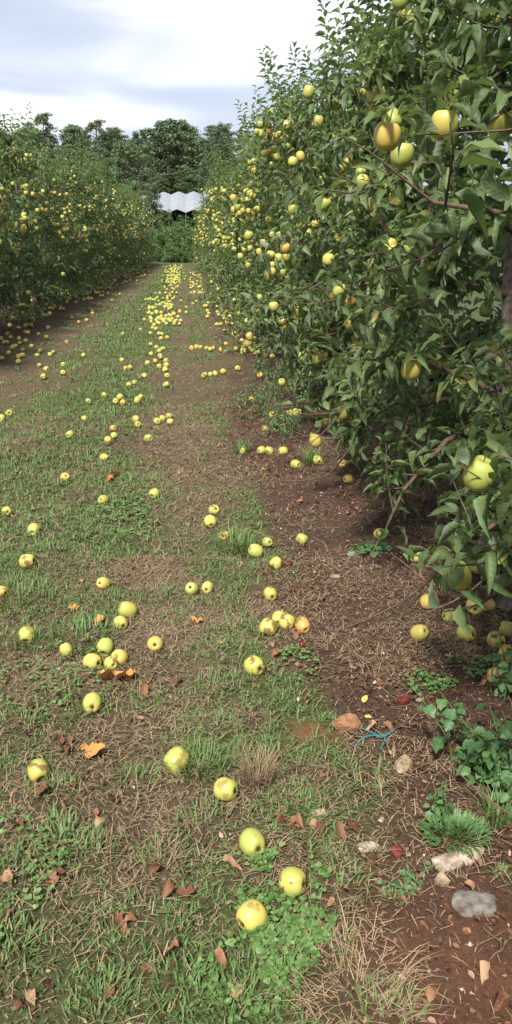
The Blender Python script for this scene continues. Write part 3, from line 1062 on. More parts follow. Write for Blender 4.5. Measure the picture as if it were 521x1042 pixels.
# ------------------------------------------------------------------ grass, straw, litter
def blades(P, az, lean, Ln, W, bend, rnd):
    k = len(P)
    dh = np.stack([np.cos(az), np.sin(az), np.zeros(k)], 1)
    sd = np.stack([-np.sin(az), np.cos(az), np.zeros(k)], 1)
    up = np.array([0, 0, 1.0])
    p1 = P + (Ln * .5)[:, None] * (np.sin(lean)[:, None] * dh + np.cos(lean)[:, None] * up)
    l2 = lean + bend
    p2 = p1 + (Ln * .5)[:, None] * (np.sin(l2)[:, None] * dh + np.cos(l2)[:, None] * up)
    w_ = W[:, None] * sd
    V = np.stack([P - w_ * .5, P + w_ * .5, p1 - w_ * .42, p1 + w_ * .42, p2], 1).reshape(-1, 3)
    b = (np.arange(k) * 5)[:, None, None]
    F = (np.array([[0, 1, 3], [0, 3, 2], [2, 3, 4]])[None] + b).reshape(-1, 3)
    return V, F, np.repeat(rnd, 5)


def wedge(n, y0, y1):
    y = np.sqrt(rng.uniform(y0 * y0, y1 * y1, n)) if y1 < 15 else rng.uniform(y0, y1, n)
    lo = np.maximum(-.46 * y - .5, -3.7); hi = np.minimum(.52 * y + .5, 1.95)
    return lo + (hi - lo) * rng.random(n), y


bands = [(.6, 3.6, 1.0, 1.0, 22000, 135000, 42000), (3.6, 7.2, 1.45, 1.1, 19000, 95000, 26000), (7.2, 14, 2.3, 1.25, 17000, 42000, 6000), (14, 46, 4.5, 1.5, 24000, 38000, 7000)]
GV, GFc, GA = [], [], []
SV, SF, SA = [], [], []
LP, LD, LN, LS = [], [], [], []
go = so_ = 0
for y0, y1, wf, lf, ncl, nst, nli in bands:
    # grass clumps
    x, y = wedge(ncl, y0, y1)
    s_, g_, w_ = zones(x, y)
    keep = rng.random(ncl) < np.clip(g_ * 1.25 - .32, 0, 1)
    x, y, g_ = x[keep], y[keep], g_[keep]
    nb = rng.integers(3, 10, len(x)) if y0 < 7 else rng.integers(3, 6, len(x))
    cx = np.repeat(x, nb); cy = np.repeat(y, nb)
    tall = np.repeat(rng.uniform(.6, 1.35, len(x)) * (.65 + .6 * vnoise(x, y, 2.0, 31)), nb)
    k = len(cx)
    cx = cx + rng.normal(0, .010 * wf ** .5, k); cy = cy + rng.normal(0, .010 * wf ** .5, k)
    P = np.stack([cx, cy, ground_z(cx, cy) - .004], 1)
    crnd = np.repeat(rng.random(len(x)), nb)
    V, F, A = blades(P, rng.uniform(0, 2 * PI, k), rng.uniform(.15, 1.05, k), rng.uniform(.016, .050, k) * tall * lf, rng.uniform(.0026, .0062, k) * wf, rng.uniform(.2, 1.0, k), np.clip(crnd * .6 + rng.random(k) * .4, 0, .99))
    GV.append(V); GFc.append(F + go); GA.append(A); go += len(V)
    # straw thatch
    x, y = wedge(nst, y0, y1)
    s_, g_, w_ = zones(x, y)
    cl = vnoise(x, y, 3.2, 41)
    keep = rng.random(nst) < np.clip(.50 + .3 * w_ - .30 * g_ - .30 * s_ + .8 * (cl - .45), .08, 1)
    x, y = x[keep], y[keep]
    k = len(x)
    P = np.stack([x, y, ground_z(x, y) + rng.uniform(-.002, .018, k)], 1)
    V, F, A = blades(P, rng.uniform(0, 2 * PI, k), rng.uniform(1.0, 1.66, k), (.014 + .060 * rng.random(k) ** 2.4) * lf, rng.uniform(.0009, .0026, k) * wf, rng.uniform(.0, .6, k), np.clip(rng.random(k) ** 1.25 * (1 - .55 * s_[keep]), 0, .99))
    SV.append(V); SF.append(F + so_); SA.append(A); so_ += len(V)
    # crumbled leaf litter
    x, y = wedge(nli, y0, y1)
    s_, g_, w_ = zones(x, y)
    keep = rng.random(nli) < np.clip(.45 + .55 * s_, 0, 1) * np.clip(vnoise(x, y, 2.6, 43) * 1.5 - .05, .1, 1)
    x, y = x[keep], y[keep]
    k = len(x)
    LP.append(np.stack([x, y, ground_z(x, y) + rng.uniform(.001, .010, k)], 1))
    LD.append(np.concatenate([rng.normal(size=(k, 2)), rng.normal(0, .25, (k, 1))], 1))
    LN.append(np.concatenate([rng.normal(0, .35, (k, 2)), np.ones((k, 1))], 1))
    LS.append((.006 + .016 * rng.random(k) ** 1.8) * wf ** .7)
# blades and stalks pushed up round the windfalls
fp = np.array([f for f in FALLPOS if f[1] < 9])
nb_ = 26
cx = np.repeat(fp[:, 0], nb_); cy = np.repeat(fp[:, 1], nb_); sc_ = np.repeat(fp[:, 2], nb_)
k = len(cx)
an = rng.uniform(0, 2 * PI, k); rr = sc_ * rng.uniform(.024, .052, k)
cx = cx + rr * np.cos(an); cy = cy + rr * np.sin(an)
s_, g_, w_ = zones(cx, cy)
P = np.stack([cx, cy, ground_z(cx, cy) - .004], 1)
gm_ = rng.random(k) < np.clip(g_ * 1.3, 0, .8)
wf_ = np.clip(cy / 3.0, 1, 3)
V, F, A = blades(P[gm_], (an + rng.normal(0, .9, k))[gm_], rng.uniform(.05, .7, k)[gm_], rng.uniform(.018, .050, k)[gm_], (rng.uniform(.0024, .0050, k) * wf_)[gm_], rng.uniform(.1, .8, k)[gm_], rng.random(k)[gm_] * .9)
GV.append(V); GFc.append(F + go); GA.append(A)
gm_ = ~gm_
V, F, A = blades(P[gm_] + (0, 0, .008), (an + PI / 2 + rng.normal(0, .6, k))[gm_], rng.uniform(.9, 1.5, k)[gm_], rng.uniform(.02, .06, k)[gm_], (rng.uniform(.001, .0024, k) * wf_)[gm_], rng.uniform(0, .6, k)[gm_], rng.random(k)[gm_] * .8)
SV.append(V); SF.append(F + so_); SA.append(A)
link('grass', mesh_np('grass', np.concatenate(GV), np.concatenate(GFc), M['grass'], False, {'rnd': np.concatenate(GA)}), None,
     'short green grass growing in patches on the track', 'grass', None, 'stuff')
link('straw', mesh_np('straw', np.concatenate(SV), np.concatenate(SF), M['straw'], False, {'rnd': np.concatenate(SA)}), None,
     'dry tan mown grass stalks matted over the ground', 'straw', None, 'stuff')
LP = np.concatenate(LP); LD = np.concatenate(LD); LN = np.concatenate(LN); LS = np.concatenate(LS)
link('leaf_litter', leaves_mesh('leaf_litter', LP, LD, LN, LS, rng.random(len(LP)) * .99, [leaf_template(.7, .5, -.3, .5, n=3), leaf_template(.5, -.4, .5, .6, n=3)], M['litter']), None,
     'crumbled reddish brown leaf litter over the soil', 'leaf litter', None, 'stuff')
# crumbs of soil and small pebbles
oct_v = np.array([(1, 0, 0), (-1, 0, 0), (0, 1, 0), (0, -1, 0), (0, 0, .7), (0, 0, -.7)], float)
oct_f = np.array([(0, 2, 4), (2, 1, 4), (1, 3, 4), (3, 0, 4), (2, 0, 5), (1, 2, 5), (3, 1, 5), (0, 3, 5)])
x, y = wedge(26000, .6, 6)
s_, g_, w_ = zones(x, y)
keep = rng.random(26000) < s_ * .8 + .12
x, y = x[keep], y[keep]
k = len(x)
V, F, A = scatter(oct_v, oct_f, np.stack([x, y, ground_z(x, y) + .001], 1), frames(rng.normal(size=(k, 3)), rng.normal(size=(k, 3))), rng.uniform(.0015, .0055, k) * (1 + (rng.random(k) > .97)), rng.random(k) ** 1.5 * .99)
link('gravel', mesh_np('gravel', V, F, M['pebble'], False, {'rnd': A}), None, 'fine soil crumbs and tiny pebbles on the soil strip', 'gravel', None, 'stuff')

# ------------------------------------------------------------------ dead leaves one by one
def curled_leaf(seed, wid=.62, n=6):
    r = np.random.default_rng(seed)
    V, F, lx, ly = leaf_template(wid, r.uniform(.2, .9), r.uniform(-.5, .5), r.uniform(.2, .6), n, r.uniform(-.9, .9))
    V = V.copy()
    V[:, 2] += .16 * np.sin(ly * 5 + r.uniform(0, 6)) + r.normal(0, .025, len(V))
    V[:, 0] += r.normal(0, .03, len(V))
    V[:, 2] -= V[:, 2].min()
    V[:, 1] -= .5
    return V, F, lx, ly


def leaf_me(name, seed, mat, wid=.62):
    V, F, lx, ly = curled_leaf(seed, wid)
    return mesh_np(name, V, F, mat, True, {'lx': lx, 'ly': ly, 'rnd': np.zeros(len(V))})


DRY = [leaf_me('dry_leaf', 60 + k, M['dry_leaf']) for k in range(8)]
ORG = [leaf_me('dry_leaf', 80 + k, M['orange_leaf'], .7) for k in range(4)]
YEL = []
for k in range(2):
    V, F, lx, ly = leaf_template(.62, .08, .1, .15, 6, .2 - .4 * k)
    V[:, 1] -= .5; V[:, 2] -= V[:, 2].min()
    YEL.append(mesh_np('dry_leaf', V, F, M['yellow_leaf'], True, {'lx': lx, 'ly': ly, 'rnd': np.zeros(len(V))}))


def drop(me, p, s, label, group, cat='leaf', name='dry_leaf'):
    if label is None:
        bare = float(zones(np.array([p[0]]), np.array([p[1]]))[0][0]) > .5
        label = 'reddish brown dead leaf lying on the bare soil strip' if bare else 'brown dead leaf lying in the grass of the track'
        group = 'dead leaves on the soil strip' if bare else 'dead leaves on the grass track'
    o = link(name, me, None, label, cat, group)
    o.location = (p[0], p[1], float(ground_z(p[0], p[1])) + .004)
    o.rotation_euler = (rng.normal(0, .22), rng.normal(0, .22), rng.uniform(0, 6.28))
    o.scale = (s, s, s)
    return o


for x, y, s, k in [(120, 690, .085, 0), (134, 686, .07, 1), (108, 690, .075, 2), (200, 632, .06, 3), (95, 765, .06, 0), (76, 622, .05, 1), (103, 637, .06, 2), (90, 762, .06, 3), (120, 484, .08, 0), (112, 487, .06, 2)]:
    drop(ORG[k], at_plane(x, y), s, 'bright orange dead leaf curled on the grass track', 'orange dead leaves on the track')
for x, y, s in [(371, 717, .032), (374, 735, .028), (453, 701, .036), (225, 655, .026), (238, 640, .026)]:
    drop(YEL[int(x) % 2], at_plane(x, y), s, 'small yellow dead leaf lying flat on the ground', 'yellow dead leaves')
pts = [(157, 880), (20, 838), (73, 755), (10, 890), (30, 1005), (20, 1012), (150, 975), (170, 968), (260, 880), (240, 887), (330, 850), (318, 846), (345, 852), (300, 850), (360, 846), (100, 832), (95, 826),
       (175, 905), (185, 908), (120, 935), (130, 930), (60, 887), (50, 892), (5, 932), (8, 922), (40, 810), (300, 845), (150, 705), (182, 696), (278, 662), (285, 668), (302, 655), (268, 690), (60, 750), (70, 760), (245, 1000)]
Dn = None
for x, y in pts:
    drop(DRY[int(rng.integers(8))], at_plane(x + rng.normal(0, 2), y + rng.normal(0, 2)), rng.uniform(.034, .056), Dn, 'reddish brown dead leaves')
n = 0
while n < 255:
    x, y = wedge(1, .9, 5.5)
    s_, g_, w_ = zones(x, y)
    if rng.random() < (.25 + .75 * s_[0]) * (vnoise(x, y, 2.6, 43)[0] * 1.6 - .2):
        drop(DRY[int(rng.integers(8))], (x[0], y[0]), rng.uniform(.022, .046), Dn, 'reddish brown dead leaves')
        n += 1

# ------------------------------------------------------------------ stones
def stone_mesh(name, sx, sy, sz, mat, seed, cuts=3, rough=.12, boxy=.5):
    r = np.random.default_rng(seed)
    bm_n = 9
    u = np.linspace(-1, 1, bm_n)
    V = []; F = []
    idx = {}

    def vid(p):
        k = tuple(np.round(p, 4))
        if k not in idx:
            idx[k] = len(V); V.append(p)
        return idx[k]
    for ax in range(3):
        for s in (-1, 1):
            for i in range(bm_n - 1):
                for j in range(bm_n - 1):
                    q = []
                    for a, b in ((i, j), (i + 1, j), (i + 1, j + 1), (i, j + 1)):
                        p = np.zeros(3); p[ax] = s; p[(ax + 1) % 3] = u[a]; p[(ax + 2) % 3] = u[b]
                        q.append(vid(p))
                    F.append(q if s > 0 else q[::-1])
    V = np.array(V)
    sph = unit(V)
    V = V * boxy + sph * (1 - boxy) * 1.15
    for _ in range(6 + cuts * 2):         # chip flat facets off
        d = unit(r.normal(size=3)); h = r.uniform(.72, 1.0)
        ex = np.maximum(V @ d - h, 0)
        V = V - ex[:, None] * d * .9
    V = V + r.normal(0, rough * .12, V.shape)
    V = V * np.array([sx, sy, sz]) * .5
    return mesh_np(name, V, np.array(F), mat, False)


def stone(x, y, wpx, ratio, hz, mat, seed, label, rz=0.0, tilt=0.0, sink=.25, boxy=.5, name='stone'):
    p = at_plane(x, y, .01)
    dep = float((p - CP) @ CF)
    wm = wpx * dep / F_PX
    me = stone_mesh(name, wm, wm * ratio, wm * hz, M[mat], seed, boxy=boxy)
    o = link(name, me, None, label, 'stone', 'stones on the soil strip')
    o.location = (p[0], p[1], float(ground_z(p[0], p[1])) + wm * hz * (.5 - sink - .14))
    o.rotation_euler = (tilt, tilt * .4, rz)
    return p, wm


stone(351, 741, 29, .8, .6, 'rust_stone', 1, 'rounded orange brown stone beside the teal twine', .5, .3, .12, .4)
stone(411, 784, 19, .8, .9, 'pale_stone', 2, 'small squarish cream stone standing on the soil', .25, .1, .15, .95)
stone(375, 858, 22, .6, .25, 'white_stone', 3, 'flat whitish stone beside the heap of dead leaves', .2, .1, .2, .5)
stone(450, 898, 17, .8, .7, 'pale_stone', 4, 'small cream stone behind the embedded grey stone', .8, .3, .2, .55)
stone(484, 921, 46, .66, .26, 'grey_stone', 25, 'large grey stone embedded in the soil', .15, .08, .22, .15)
pslab, wslab = stone(468, 876, 58, .36, .16, 'white_stone', 6, 'flat pale slab of stone under the bushy green tuft', .28, 0, .1, .92)
stone(513, 629, 24, .8, .6, 'grey_stone', 7, 'rounded grey stone among the apples under the lowest bough', .4, .1, .2, .4)
stone(426, 717, 9, .7, .4, 'white_stone', 8, 'white pebble on the soil near the leafy weed', .4, .1, .2, .5)
stone(324, 829, 15, .6, .35, 'pale_stone', 9, 'small flat cream stone near a green grass tuft', .1, .1, .2, .6)
stone(475, 947, 8, .8, .5, 'rust_stone', 10, 'tiny orange stone in front of the embedded grey stone', 0, .1, .2, .5)
stone(341, 588, 10, .7, .4, 'white_stone', 11, 'pale pebble on soil under the near trees', .2, .1, .2, .5)
stone(388, 833, 8, .7, .4, 'white_stone', 12, 'tiny white pebble above the flat whitish stone', .9, .1, .2, .5)

# shrunken dark red windfalls
for k, (x, y, dpx) in enumerate([(405, 864, 15), (410, 719, 13), (293, 574, 8), (284, 570, 8), (307, 659, 9), (450, 1030, 8), (494, 988, 8), (287, 838, 10)]):
    p = at_plane(x, y, .012)
    s = dpx * float((p - CP) @ CF) / F_PX
    me = stone_mesh('rotten_apple', s, s * .9, s * .75, M['rotten'], 40 + k, boxy=.1, rough=.5)
    o = link('rotten_apple', me, None, 'shrunken dark red rotten fruit lying on the ground', 'apple', 'rotten fruit')
    o.location = (p[0], p[1], float(ground_z(p[0], p[1])) + s * .28)
    o.rotation_euler = (rng.normal(0, .4), rng.normal(0, .4), rng.uniform(0, 6))

# teal twine: two crossing strands tied together
def gpt(x, y, lift=.006):
    p = at_plane(x, y, .01)
    return np.array([p[0], p[1], float(ground_z(p[0], p[1])) + lift])


def smooth_path(pts, n=24):
    pts = np.array(pts)
    t = np.linspace(0, len(pts) - 1, n)
    o = []
    for tt in t:
        i = min(int(tt), len(pts) - 2); f = tt - i
        p0 = pts[max(i - 1, 0)]; p1 = pts[i]; p2 = pts[i + 1]; p3 = pts[min(i + 2, len(pts) - 1)]
        o.append(.5 * ((2 * p1) + (-p0 + p2) * f + (2 * p0 - 5 * p1 + 4 * p2 - p3) * f * f + (-p0 + 3 * p1 - 3 * p2 + p3) * f ** 3))
    return np.array(o)


a = Acc()
for path in ([gpt(367, 745, .012), gpt(377, 750, .015), gpt(388, 754, .012), gpt(402, 746, .018)], [gpt(361, 763), gpt(370, 756, .012), gpt(381, 753, .014), gpt(391, 752, .014), gpt(401, 747, .012)], [gpt(391, 753, .012), gpt(391, 758, .012), gpt(387, 764, .005)]):
    V, F = tube(smooth_path(path), .0020, 6); a.add(V, F)
link('twine', a.mesh('twine', M['twine']), None, 'short teal plastic twine knotted on the soil beside the orange stone', 'twine')

# fallen twigs
for k, (pa, pb) in enumerate([((400, 745), (417, 767)), ((420, 793), (452, 775)), ((400, 800), (330, 838)), ((235, 868), (275, 850)), ((330, 868), (300, 880)), ((480, 965), (515, 950)), ((490, 945), (512, 972)), ((495, 975), (518, 960)), ((440, 935), (446, 912)), ((150, 690), (190, 640)), ((300, 950), (262, 960)), ((400, 640), (380, 640))]):
    A_, B_ = gpt(*pa, .006), gpt(*pb, .012)
    pts = [A_ + (B_ - A_) * s + np.array([rng.normal(0, .006), rng.normal(0, .006), .004 * math.sin(s * 3)]) for s in np.linspace(0, 1, 5)]
    V, F = tube(smooth_path(pts, 10), np.linspace(.0028, .0014, 10), 5)
    link('twig', mesh_np('twig', V, F, M['twig'] if k % 3 else M['stem'], True), None, 'thin dry brown twig lying on the ground', 'twig', 'fallen twigs')

# ------------------------------------------------------------------ tufts, clover and weeds
def tuft(x, y, n, ln, spread, label, mat='grass', wd=.004, lean=(.1, .8), group=None, pos=None, name='grass_tuft', lo=.0, hi=.8):
    p = at_plane(x, y) if pos is None else pos
    z = float(ground_z(p[0], p[1]))
    a = rng.uniform(0, 2 * PI, n)
    rr = spread * np.sqrt(rng.random(n))
    B = np.stack([rr * np.cos(a), rr * np.sin(a), np.zeros(n)], 1)
    B[:, 2] = ground_z(B[:, 0] + p[0], B[:, 1] + p[1]) - z - .003
    az = a + rng.normal(0, .7, n)
    V, F, A = blades(B, az, rng.uniform(*lean, n), ln * rng.uniform(.5, 1.1, n), wd * rng.uniform(.7, 1.2, n), rng.uniform(.2, .9, n), rng.uniform(lo, hi, n))
    o = link(name, mesh_np(name, V, F, M[mat], False, {'rnd': A}), None, label, 'grass', group)
    o.location = (p[0], p[1], z)
    return o


tuft(205, 782, 190, .095, .085, 'green grass tuft behind the lemon yellow apple on the rut')
tuft(240, 556, 150, .12, .11, 'broad-bladed green grass tuft beside pale apples on the track', wd=.007)
tuft(316, 476, 120, .16, .07, 'bright green grass tuft between two apples on the soil strip')
tuft(488, 556, 0 + 120, .12, .07, 'green grass tuft on the soil under the near apple boughs')
tuft(505, 842, 90, .13, .03, 'fresh upright grass tuft at the foot of the leafy weed', wd=.0035, lean=(.05, .6))
tuft(240, 1010, 120, .06, .06, 'green grass tuft in front of the clover patch')
tuft(300, 820, 130, .04, .09, 'low fresh green grass patch beside the flat cream stone')
tuft(465, 882, 40, .03, .02, 'tiny green sprout beside the pale slab')
tuft(508, 897, 50, .03, .018, 'tiny green sprout beside the embedded grey stone')
tuft(400, 915, 60, .03, .03, 'small green sprout in the soil left of the cream stone'.replace(' left of', ' near'))
tuft(395, 1030, 130, .05, .08, 'thin grass tuft growing through straw on the soil')
tuft(60, 850, 150, .06, .10, 'leafy green grass tuft among brown dead leaves on the track', wd=.006)
tuft(20, 610, 200, .10, .16, 'dense green grass tuft around pale apples on the track', wd=.006)
tuft(85, 650, 200, .09, .14, 'dense green grass tuft beside the four-apple heap', wd=.006)
tuft(27, 657, 90, .10, .06, 'grass blades growing up in front of the half sunk apple')
tuft(262, 800, 150, .14, .04, 'upright dry straw tuft beside the pale apple', 'straw', .002, (.05, .5), name='straw_tuft', lo=.4, hi=.99)
tuft(355, 1005, 260, .13, .13, 'flattened pale straw heap on the soil edge', 'straw', .0022, (.9, 1.5), name='straw_heap', lo=.4, hi=.99)
tuft(247, 462, 100, .13, .05, 'dark grass tuft at the soil edge beside an apple')
for k, (x, y) in enumerate([(125, 545), (50, 560), (150, 600), (210, 700), (20, 730), (60, 700), (320, 960), (200, 840), (340, 905), (15, 960), (30, 880), (110, 860), (280, 985), (165, 870), (95, 1010), (190, 1000), (230, 745), (130, 790), (60, 800)]):
    tuft(x + rng.normal(0, 6), y, 90, .055, .075, 'ordinary green grass tuft growing on the mown track', wd=.0045, group='grass tufts on the track')

# the bushy narrow-leaved plant on the slab
p = at_plane(462, 857)
k = 520
a = rng.uniform(0, 2 * PI, k); rr = .062 * np.sqrt(rng.random(k))
z = float(ground_z(p[0], p[1]))
B = np.stack([rr * np.cos(a) * 1.25, rr * np.sin(a), .012 + .02 * (1 - rr / .062)], 1)
V, F, A = blades(B, a + rng.normal(0, .5, k), np.clip(rr / .062 * 1.1 + rng.normal(0, .2, k), .02, 1.4), rng.uniform(.022, .040, k), rng.uniform(.004, .006, k), rng.uniform(.1, .5, k), rng.uniform(0, .75, k))
o = link('green_plant', mesh_np('green_plant', V, F, M['clover'], False, {'rnd': A}), None, 'bushy cushion of narrow green leaves growing over the pale slab', 'plant')
o.location = (p[0], p[1], z)

# clover patches
def round_leaf():
    n = 7
    th = np.linspace(-PI * .5, PI * 1.5, n, endpoint=False)
    V = [(0, 0, 0)]
    for q in np.linspace(0, 1, 7):
        an = (q - .5) * 2.7
        V.append((math.sin(an) * .55, .25 + math.cos(an) * .72 if abs(an) < 1.2 else .15, .06 * math.cos(an * 2)))
    V[4] = (0, .90, .02)
    F = [(0, i + 1, i) for i in range(1, 7)]
    return np.array(V, float), np.array(F)


RLV, RLF = round_leaf()


def clover(cx, cy, rx, ry, n, label, size=(.0065, .0105)):
    c = at_plane(cx, cy)
    a = rng.uniform(0, 2 * PI, n); q = np.sqrt(rng.random(n)) * (1 + .35 * np.sin(a * 3 + cx) * rng.random(n))
    x = c[0] + rx * q * np.cos(a); y = c[1] + ry * q * np.sin(a)
    keep = vnoise(x, y, 14, 51) * .6 + vnoise(x, y, 40, 52) * .4 > .40
    x, y = x[keep], y[keep]; n = len(x)
    h = rng.uniform(.008, .032, n)
    P = np.stack([x, y, ground_z(x, y) + h], 1)
    P3 = np.repeat(P, 3, 0)
    az = np.repeat(rng.uniform(0, 6.28, n), 3) + np.tile([0, 2.09, 4.19], n)
    D = np.stack([np.cos(az), np.sin(az), rng.normal(.12, .12, 3 * n)], 1)
    tilt = np.repeat(rng.normal(0, .28, (n, 2)), 3, 0)
    Nn = np.concatenate([tilt, np.ones((3 * n, 1))], 1)
    V, F, A = scatter(RLV, RLF, P3, frames(D, Nn), np.repeat(rng.uniform(*size, n), 3), np.repeat(rng.random(n) * .95, 3))
    BV, BF, BA = blades(P - np.stack([np.zeros(n), np.zeros(n), h + .003], 1), rng.uniform(0, 6.28, n), np.full(n, .05), h + .004, np.full(n, .0012), np.zeros(n), np.full(n, .3))
    link('clover_patch', mesh_np('clover_patch', np.vstack([V, BV]), np.vstack([F, BF + len(V)]), M['clover'], False, {'rnd': np.concatenate([A, BA])}), None, label, 'clover', None, 'stuff')


clover(290, 925, .115, .17, 1000, 'fresh green clover patch around three yellow apples')
clover(250, 985, .10, .10, 160, 'thin clover patch in front of the golden apple')
clover(20, 880, .12, .20, 240, 'green clover growing among brown leaves at the track side')
clover(130, 520, .22, .35, 260, 'low green ground cover in the middle of the track', (.010, .016))
clover(60, 690, .2, .25, 260, 'low clover in the grass beside the four-apple heap')
clover(300, 680, .10, .12, 120, 'small clover patch below the four apples at the soil edge')
clover(435, 705, .09, .07, 140, 'low green weeds on the soil above the leafy weed')
clover(490, 690, .12, .10, 180, 'low green weeds under the apples beside the leafy weed')


def weed(stems, label, base, lsize, tpl, mat='weed_leaf', name='leafy_weed', single=True, group=None, flowers=0, lw=1.0, droop=-.1):
    z = float(ground_z(base[0], base[1]))
    t = link(name, None, None, label, 'plant', group, None, (base[0], base[1], z))
    LPs, LDs, LNs, LSs = [], [], [], []
    fl = Acc()
    for (dx, dy, tx, ty, h, nl) in stems:
        pts = []
        for s in np.linspace(0, 1, 6):
            pts.append(np.array([dx + (tx - dx) * s ** 1.5, dy + (ty - dy) * s ** 1.5, -.005 + h * (s ** .85)]) + rng.normal(0, .006, 3) * s)
        pts = smooth_path(pts, 12)
        V, F = tube(pts, np.linspace(.0030, .0012, 12) * lw, 5)
        link('stem', mesh_np('stem', V, F, M[mat], True, {'rnd': np.full(len(V), .5)}), t)
        ph = rng.uniform(0, 6)
        for i in range(nl):
            s = .15 + .85 * (i + .5) / nl
            p = pts[min(int(s * 11), 11)]
            ph += 2.4
            d = np.array([math.cos(ph), math.sin(ph), droop + rng.normal(0, .25)])
            LPs.append(p + d * lsize * .25); LDs.append(d); LNs.append(np.array([rng.normal(0, .3), rng.normal(0, .3) - .15, 1]))
            LSs.append(lsize * rng.uniform(.65, 1.15) * (1 - .35 * s))
        for q in range(flowers):
            c = pts[-1] + rng.normal(0, .02, 3)
            fl.add(oct_v * .004 + c, oct_f)
    LPs, LDs, LNs, LSs = map(np.array, (LPs, LDs, LNs, LSs))
    if single:
        fr = frames(LDs, LNs)
        for i in range(len(LPs)):
            o = link('leaf', tpl[i % len(tpl)], t)
            m = Matrix.Identity(4)
            for a in range(3):
                for b in range(3):
                    m[a][b] = fr[i][a][b] * LSs[i]
                m[a][3] = LPs[i][a]
            o.matrix_basis = m
    else:
        link('foliage', leaves_mesh('foliage', LPs, LDs, LNs, LSs, rng.random(len(LPs)) * .95, SMALL, M[mat]), t, kind='stuff')
    if flowers:
        link('flowers', fl.mesh('flowers', M['flower']), t, kind='stuff')
    return t


WT = [leaf_template(.85, .2, .35, .2, n=6), leaf_template(.8, .35, .2, .35, n=6, twist=.2), leaf_template(.9, .1, .5, .3, n=6, twist=-.2)]
WME = [mesh_np('leaf', V, F, M['weed_leaf'], True, {'lx': lx, 'ly': ly, 'rnd': np.zeros(len(V))}) for V, F, lx, ly in WT]
b = at_plane(497, 800)
st = []
for i in range(17):
    dx, dy = rng.normal(0, .04), rng.normal(0, .06)
    st.append((dx, dy, dx + rng.uniform(-.16, .12), dy + rng.uniform(-.12, .14), rng.uniform(.10, .27), int(rng.integers(7, 12))))
weed(st, 'large leafy green weed with broad heart-shaped leaves on the soil strip', b, .056, WME)
b = at_plane(516, 720)
st = [(rng.normal(0, .03), rng.normal(0, .05), rng.uniform(-.08, .1), rng.uniform(-.1, .1), rng.uniform(.12, .28), 8) for i in range(8)]
weed(st, 'leafy climbing weed growing in front of the apples under the lowest bough', b, .05, WME)
b = at_plane(447, 843)
st = [(rng.normal(0, .012), rng.normal(0, .02), rng.uniform(-.03, .03), rng.uniform(-.03, .03), rng.uniform(.06, .14), 9) for i in range(5)]
weed(st, 'small upright green weed behind the bushy cushion plant', b, .030, WME)
b = at_plane(376, 560)
st = [(0, 0, math.cos(q) * .10, math.sin(q) * .10, .03, 5) for q in np.linspace(0, 6, 10)]
weed(st, 'low green rosette weed beside an apple under the near trees', b, .065, WME)
b = at_plane(425, 900)
st = [(rng.normal(0, .03), rng.normal(0, .015), rng.normal(0, .04), rng.normal(0, .02), .02, 7) for q in range(6)]
weed(st, 'creeping narrow-leaved weed next to the small cream stone', b, .024, WME)
for k, (x, y, n_, h) in enumerate([(285, 440, 12, .42), (262, 425, 9, .36), (300, 445, 9, .32), (275, 405, 10, .45), (252, 412, 7, .30), (290, 395, 8, .40), (268, 385, 8, .4), (310, 430, 8, .35)]):
    b = at_plane(x, y)
    st = [(rng.normal(0, .08), rng.normal(0, .10), rng.normal(0, .14), rng.normal(0, .14), h * rng.uniform(.5, 1.1), 14) for i in range(n_)]
    weed(st, 'tall thin grey green weed with pale flower heads at the soil edge', b, .045, None, single=False, group='tall flowering weeds', flowers=1, name='tall_weed')

# ------------------------------------------------------------------ behind the orchard
def mass(r, blobs, per, size):
    """leaf-sized faces spread through the volume of several boughs"""
    V = []; A = []
    for (c, rx, rz) in blobs:
        d = unit(r.normal(size=(per, 3)))
        q = r.random(per) ** .42
        p = c + d * q[:, None] * np.array([rx, rx, rz])
        n = unit(d * np.array([1, 1, 1.4]) + r.normal(0, .5, (per, 3)))
        t = unit(np.cross(n, r.normal(size=(per, 3)))); u = np.cross(n, t)
        s = size * r.uniform(.6, 1.3, per)[:, None]
        V.append(np.stack([p - t * s - u * s * .4, p + t * s - u * s * .5, p + t * s * .5 + u * s * .8, p - t * s * .7 + u * s * .6], 1))
        A.append(np.repeat(np.clip(r.random(per) * .6 + r.random() * .35, 0, .99), 4))
    V = np.concatenate(V).reshape(-1, 3)
    F = np.arange(len(V)).reshape(-1, 4)
    return V, F, np.concatenate(A)


def pine_var(seed):
    r = np.random.default_rng(seed)
    H = 12.0
    blobs = []
    a = Acc()
    lean = r.normal(0, .5, 2)
    tp = np.array([(lean[0] * (i / 6) ** 2, lean[1] * (i / 6) ** 2, H * .93 * i / 6 - .4) for i in range(7)])
    V, F = tube(tp, np.linspace(.22, .06, 7), 6); a.add(V, F)
    base = r.uniform(.02, .20)
    nb = int(r.integers(38, 54))
    bulge = r.uniform(2.0, 3.0)
    side = r.uniform(0, 6.28)
    for k in range(nb):
        f = k / nb
        h = H * (base + (.97 - base) * f ** .85)
        az = k * 2.4 + r.normal(0, .5)
        reach = (bulge * math.sin(PI * (.22 + .70 * f)) + .1) * r.uniform(.35, 1.2) * (1 + .25 * math.cos(az - side))
        c = np.array([math.cos(az) * reach + lean[0] * f * f, math.sin(az) * reach + lean[1] * f * f, h + .15 * reach])
        blobs.append((c, r.uniform(.55, 1.35), r.uniform(.40, .85)))
        V, F = tube([(lean[0] * f * f, lean[1] * f * f, h - .6), c * (.5, .5, 1) - (0, 0, .35), c], [.07, .045, .02], 4); a.add(V, F)
    V, F, A = mass(r, blobs, 140, .125)
    return a.mesh('trunk', M['pine_bark']), mesh_np('crown', V, F, M['pine'], False, {'rnd': A})


PV = [pine_var(500 + k) for k in range(9)]


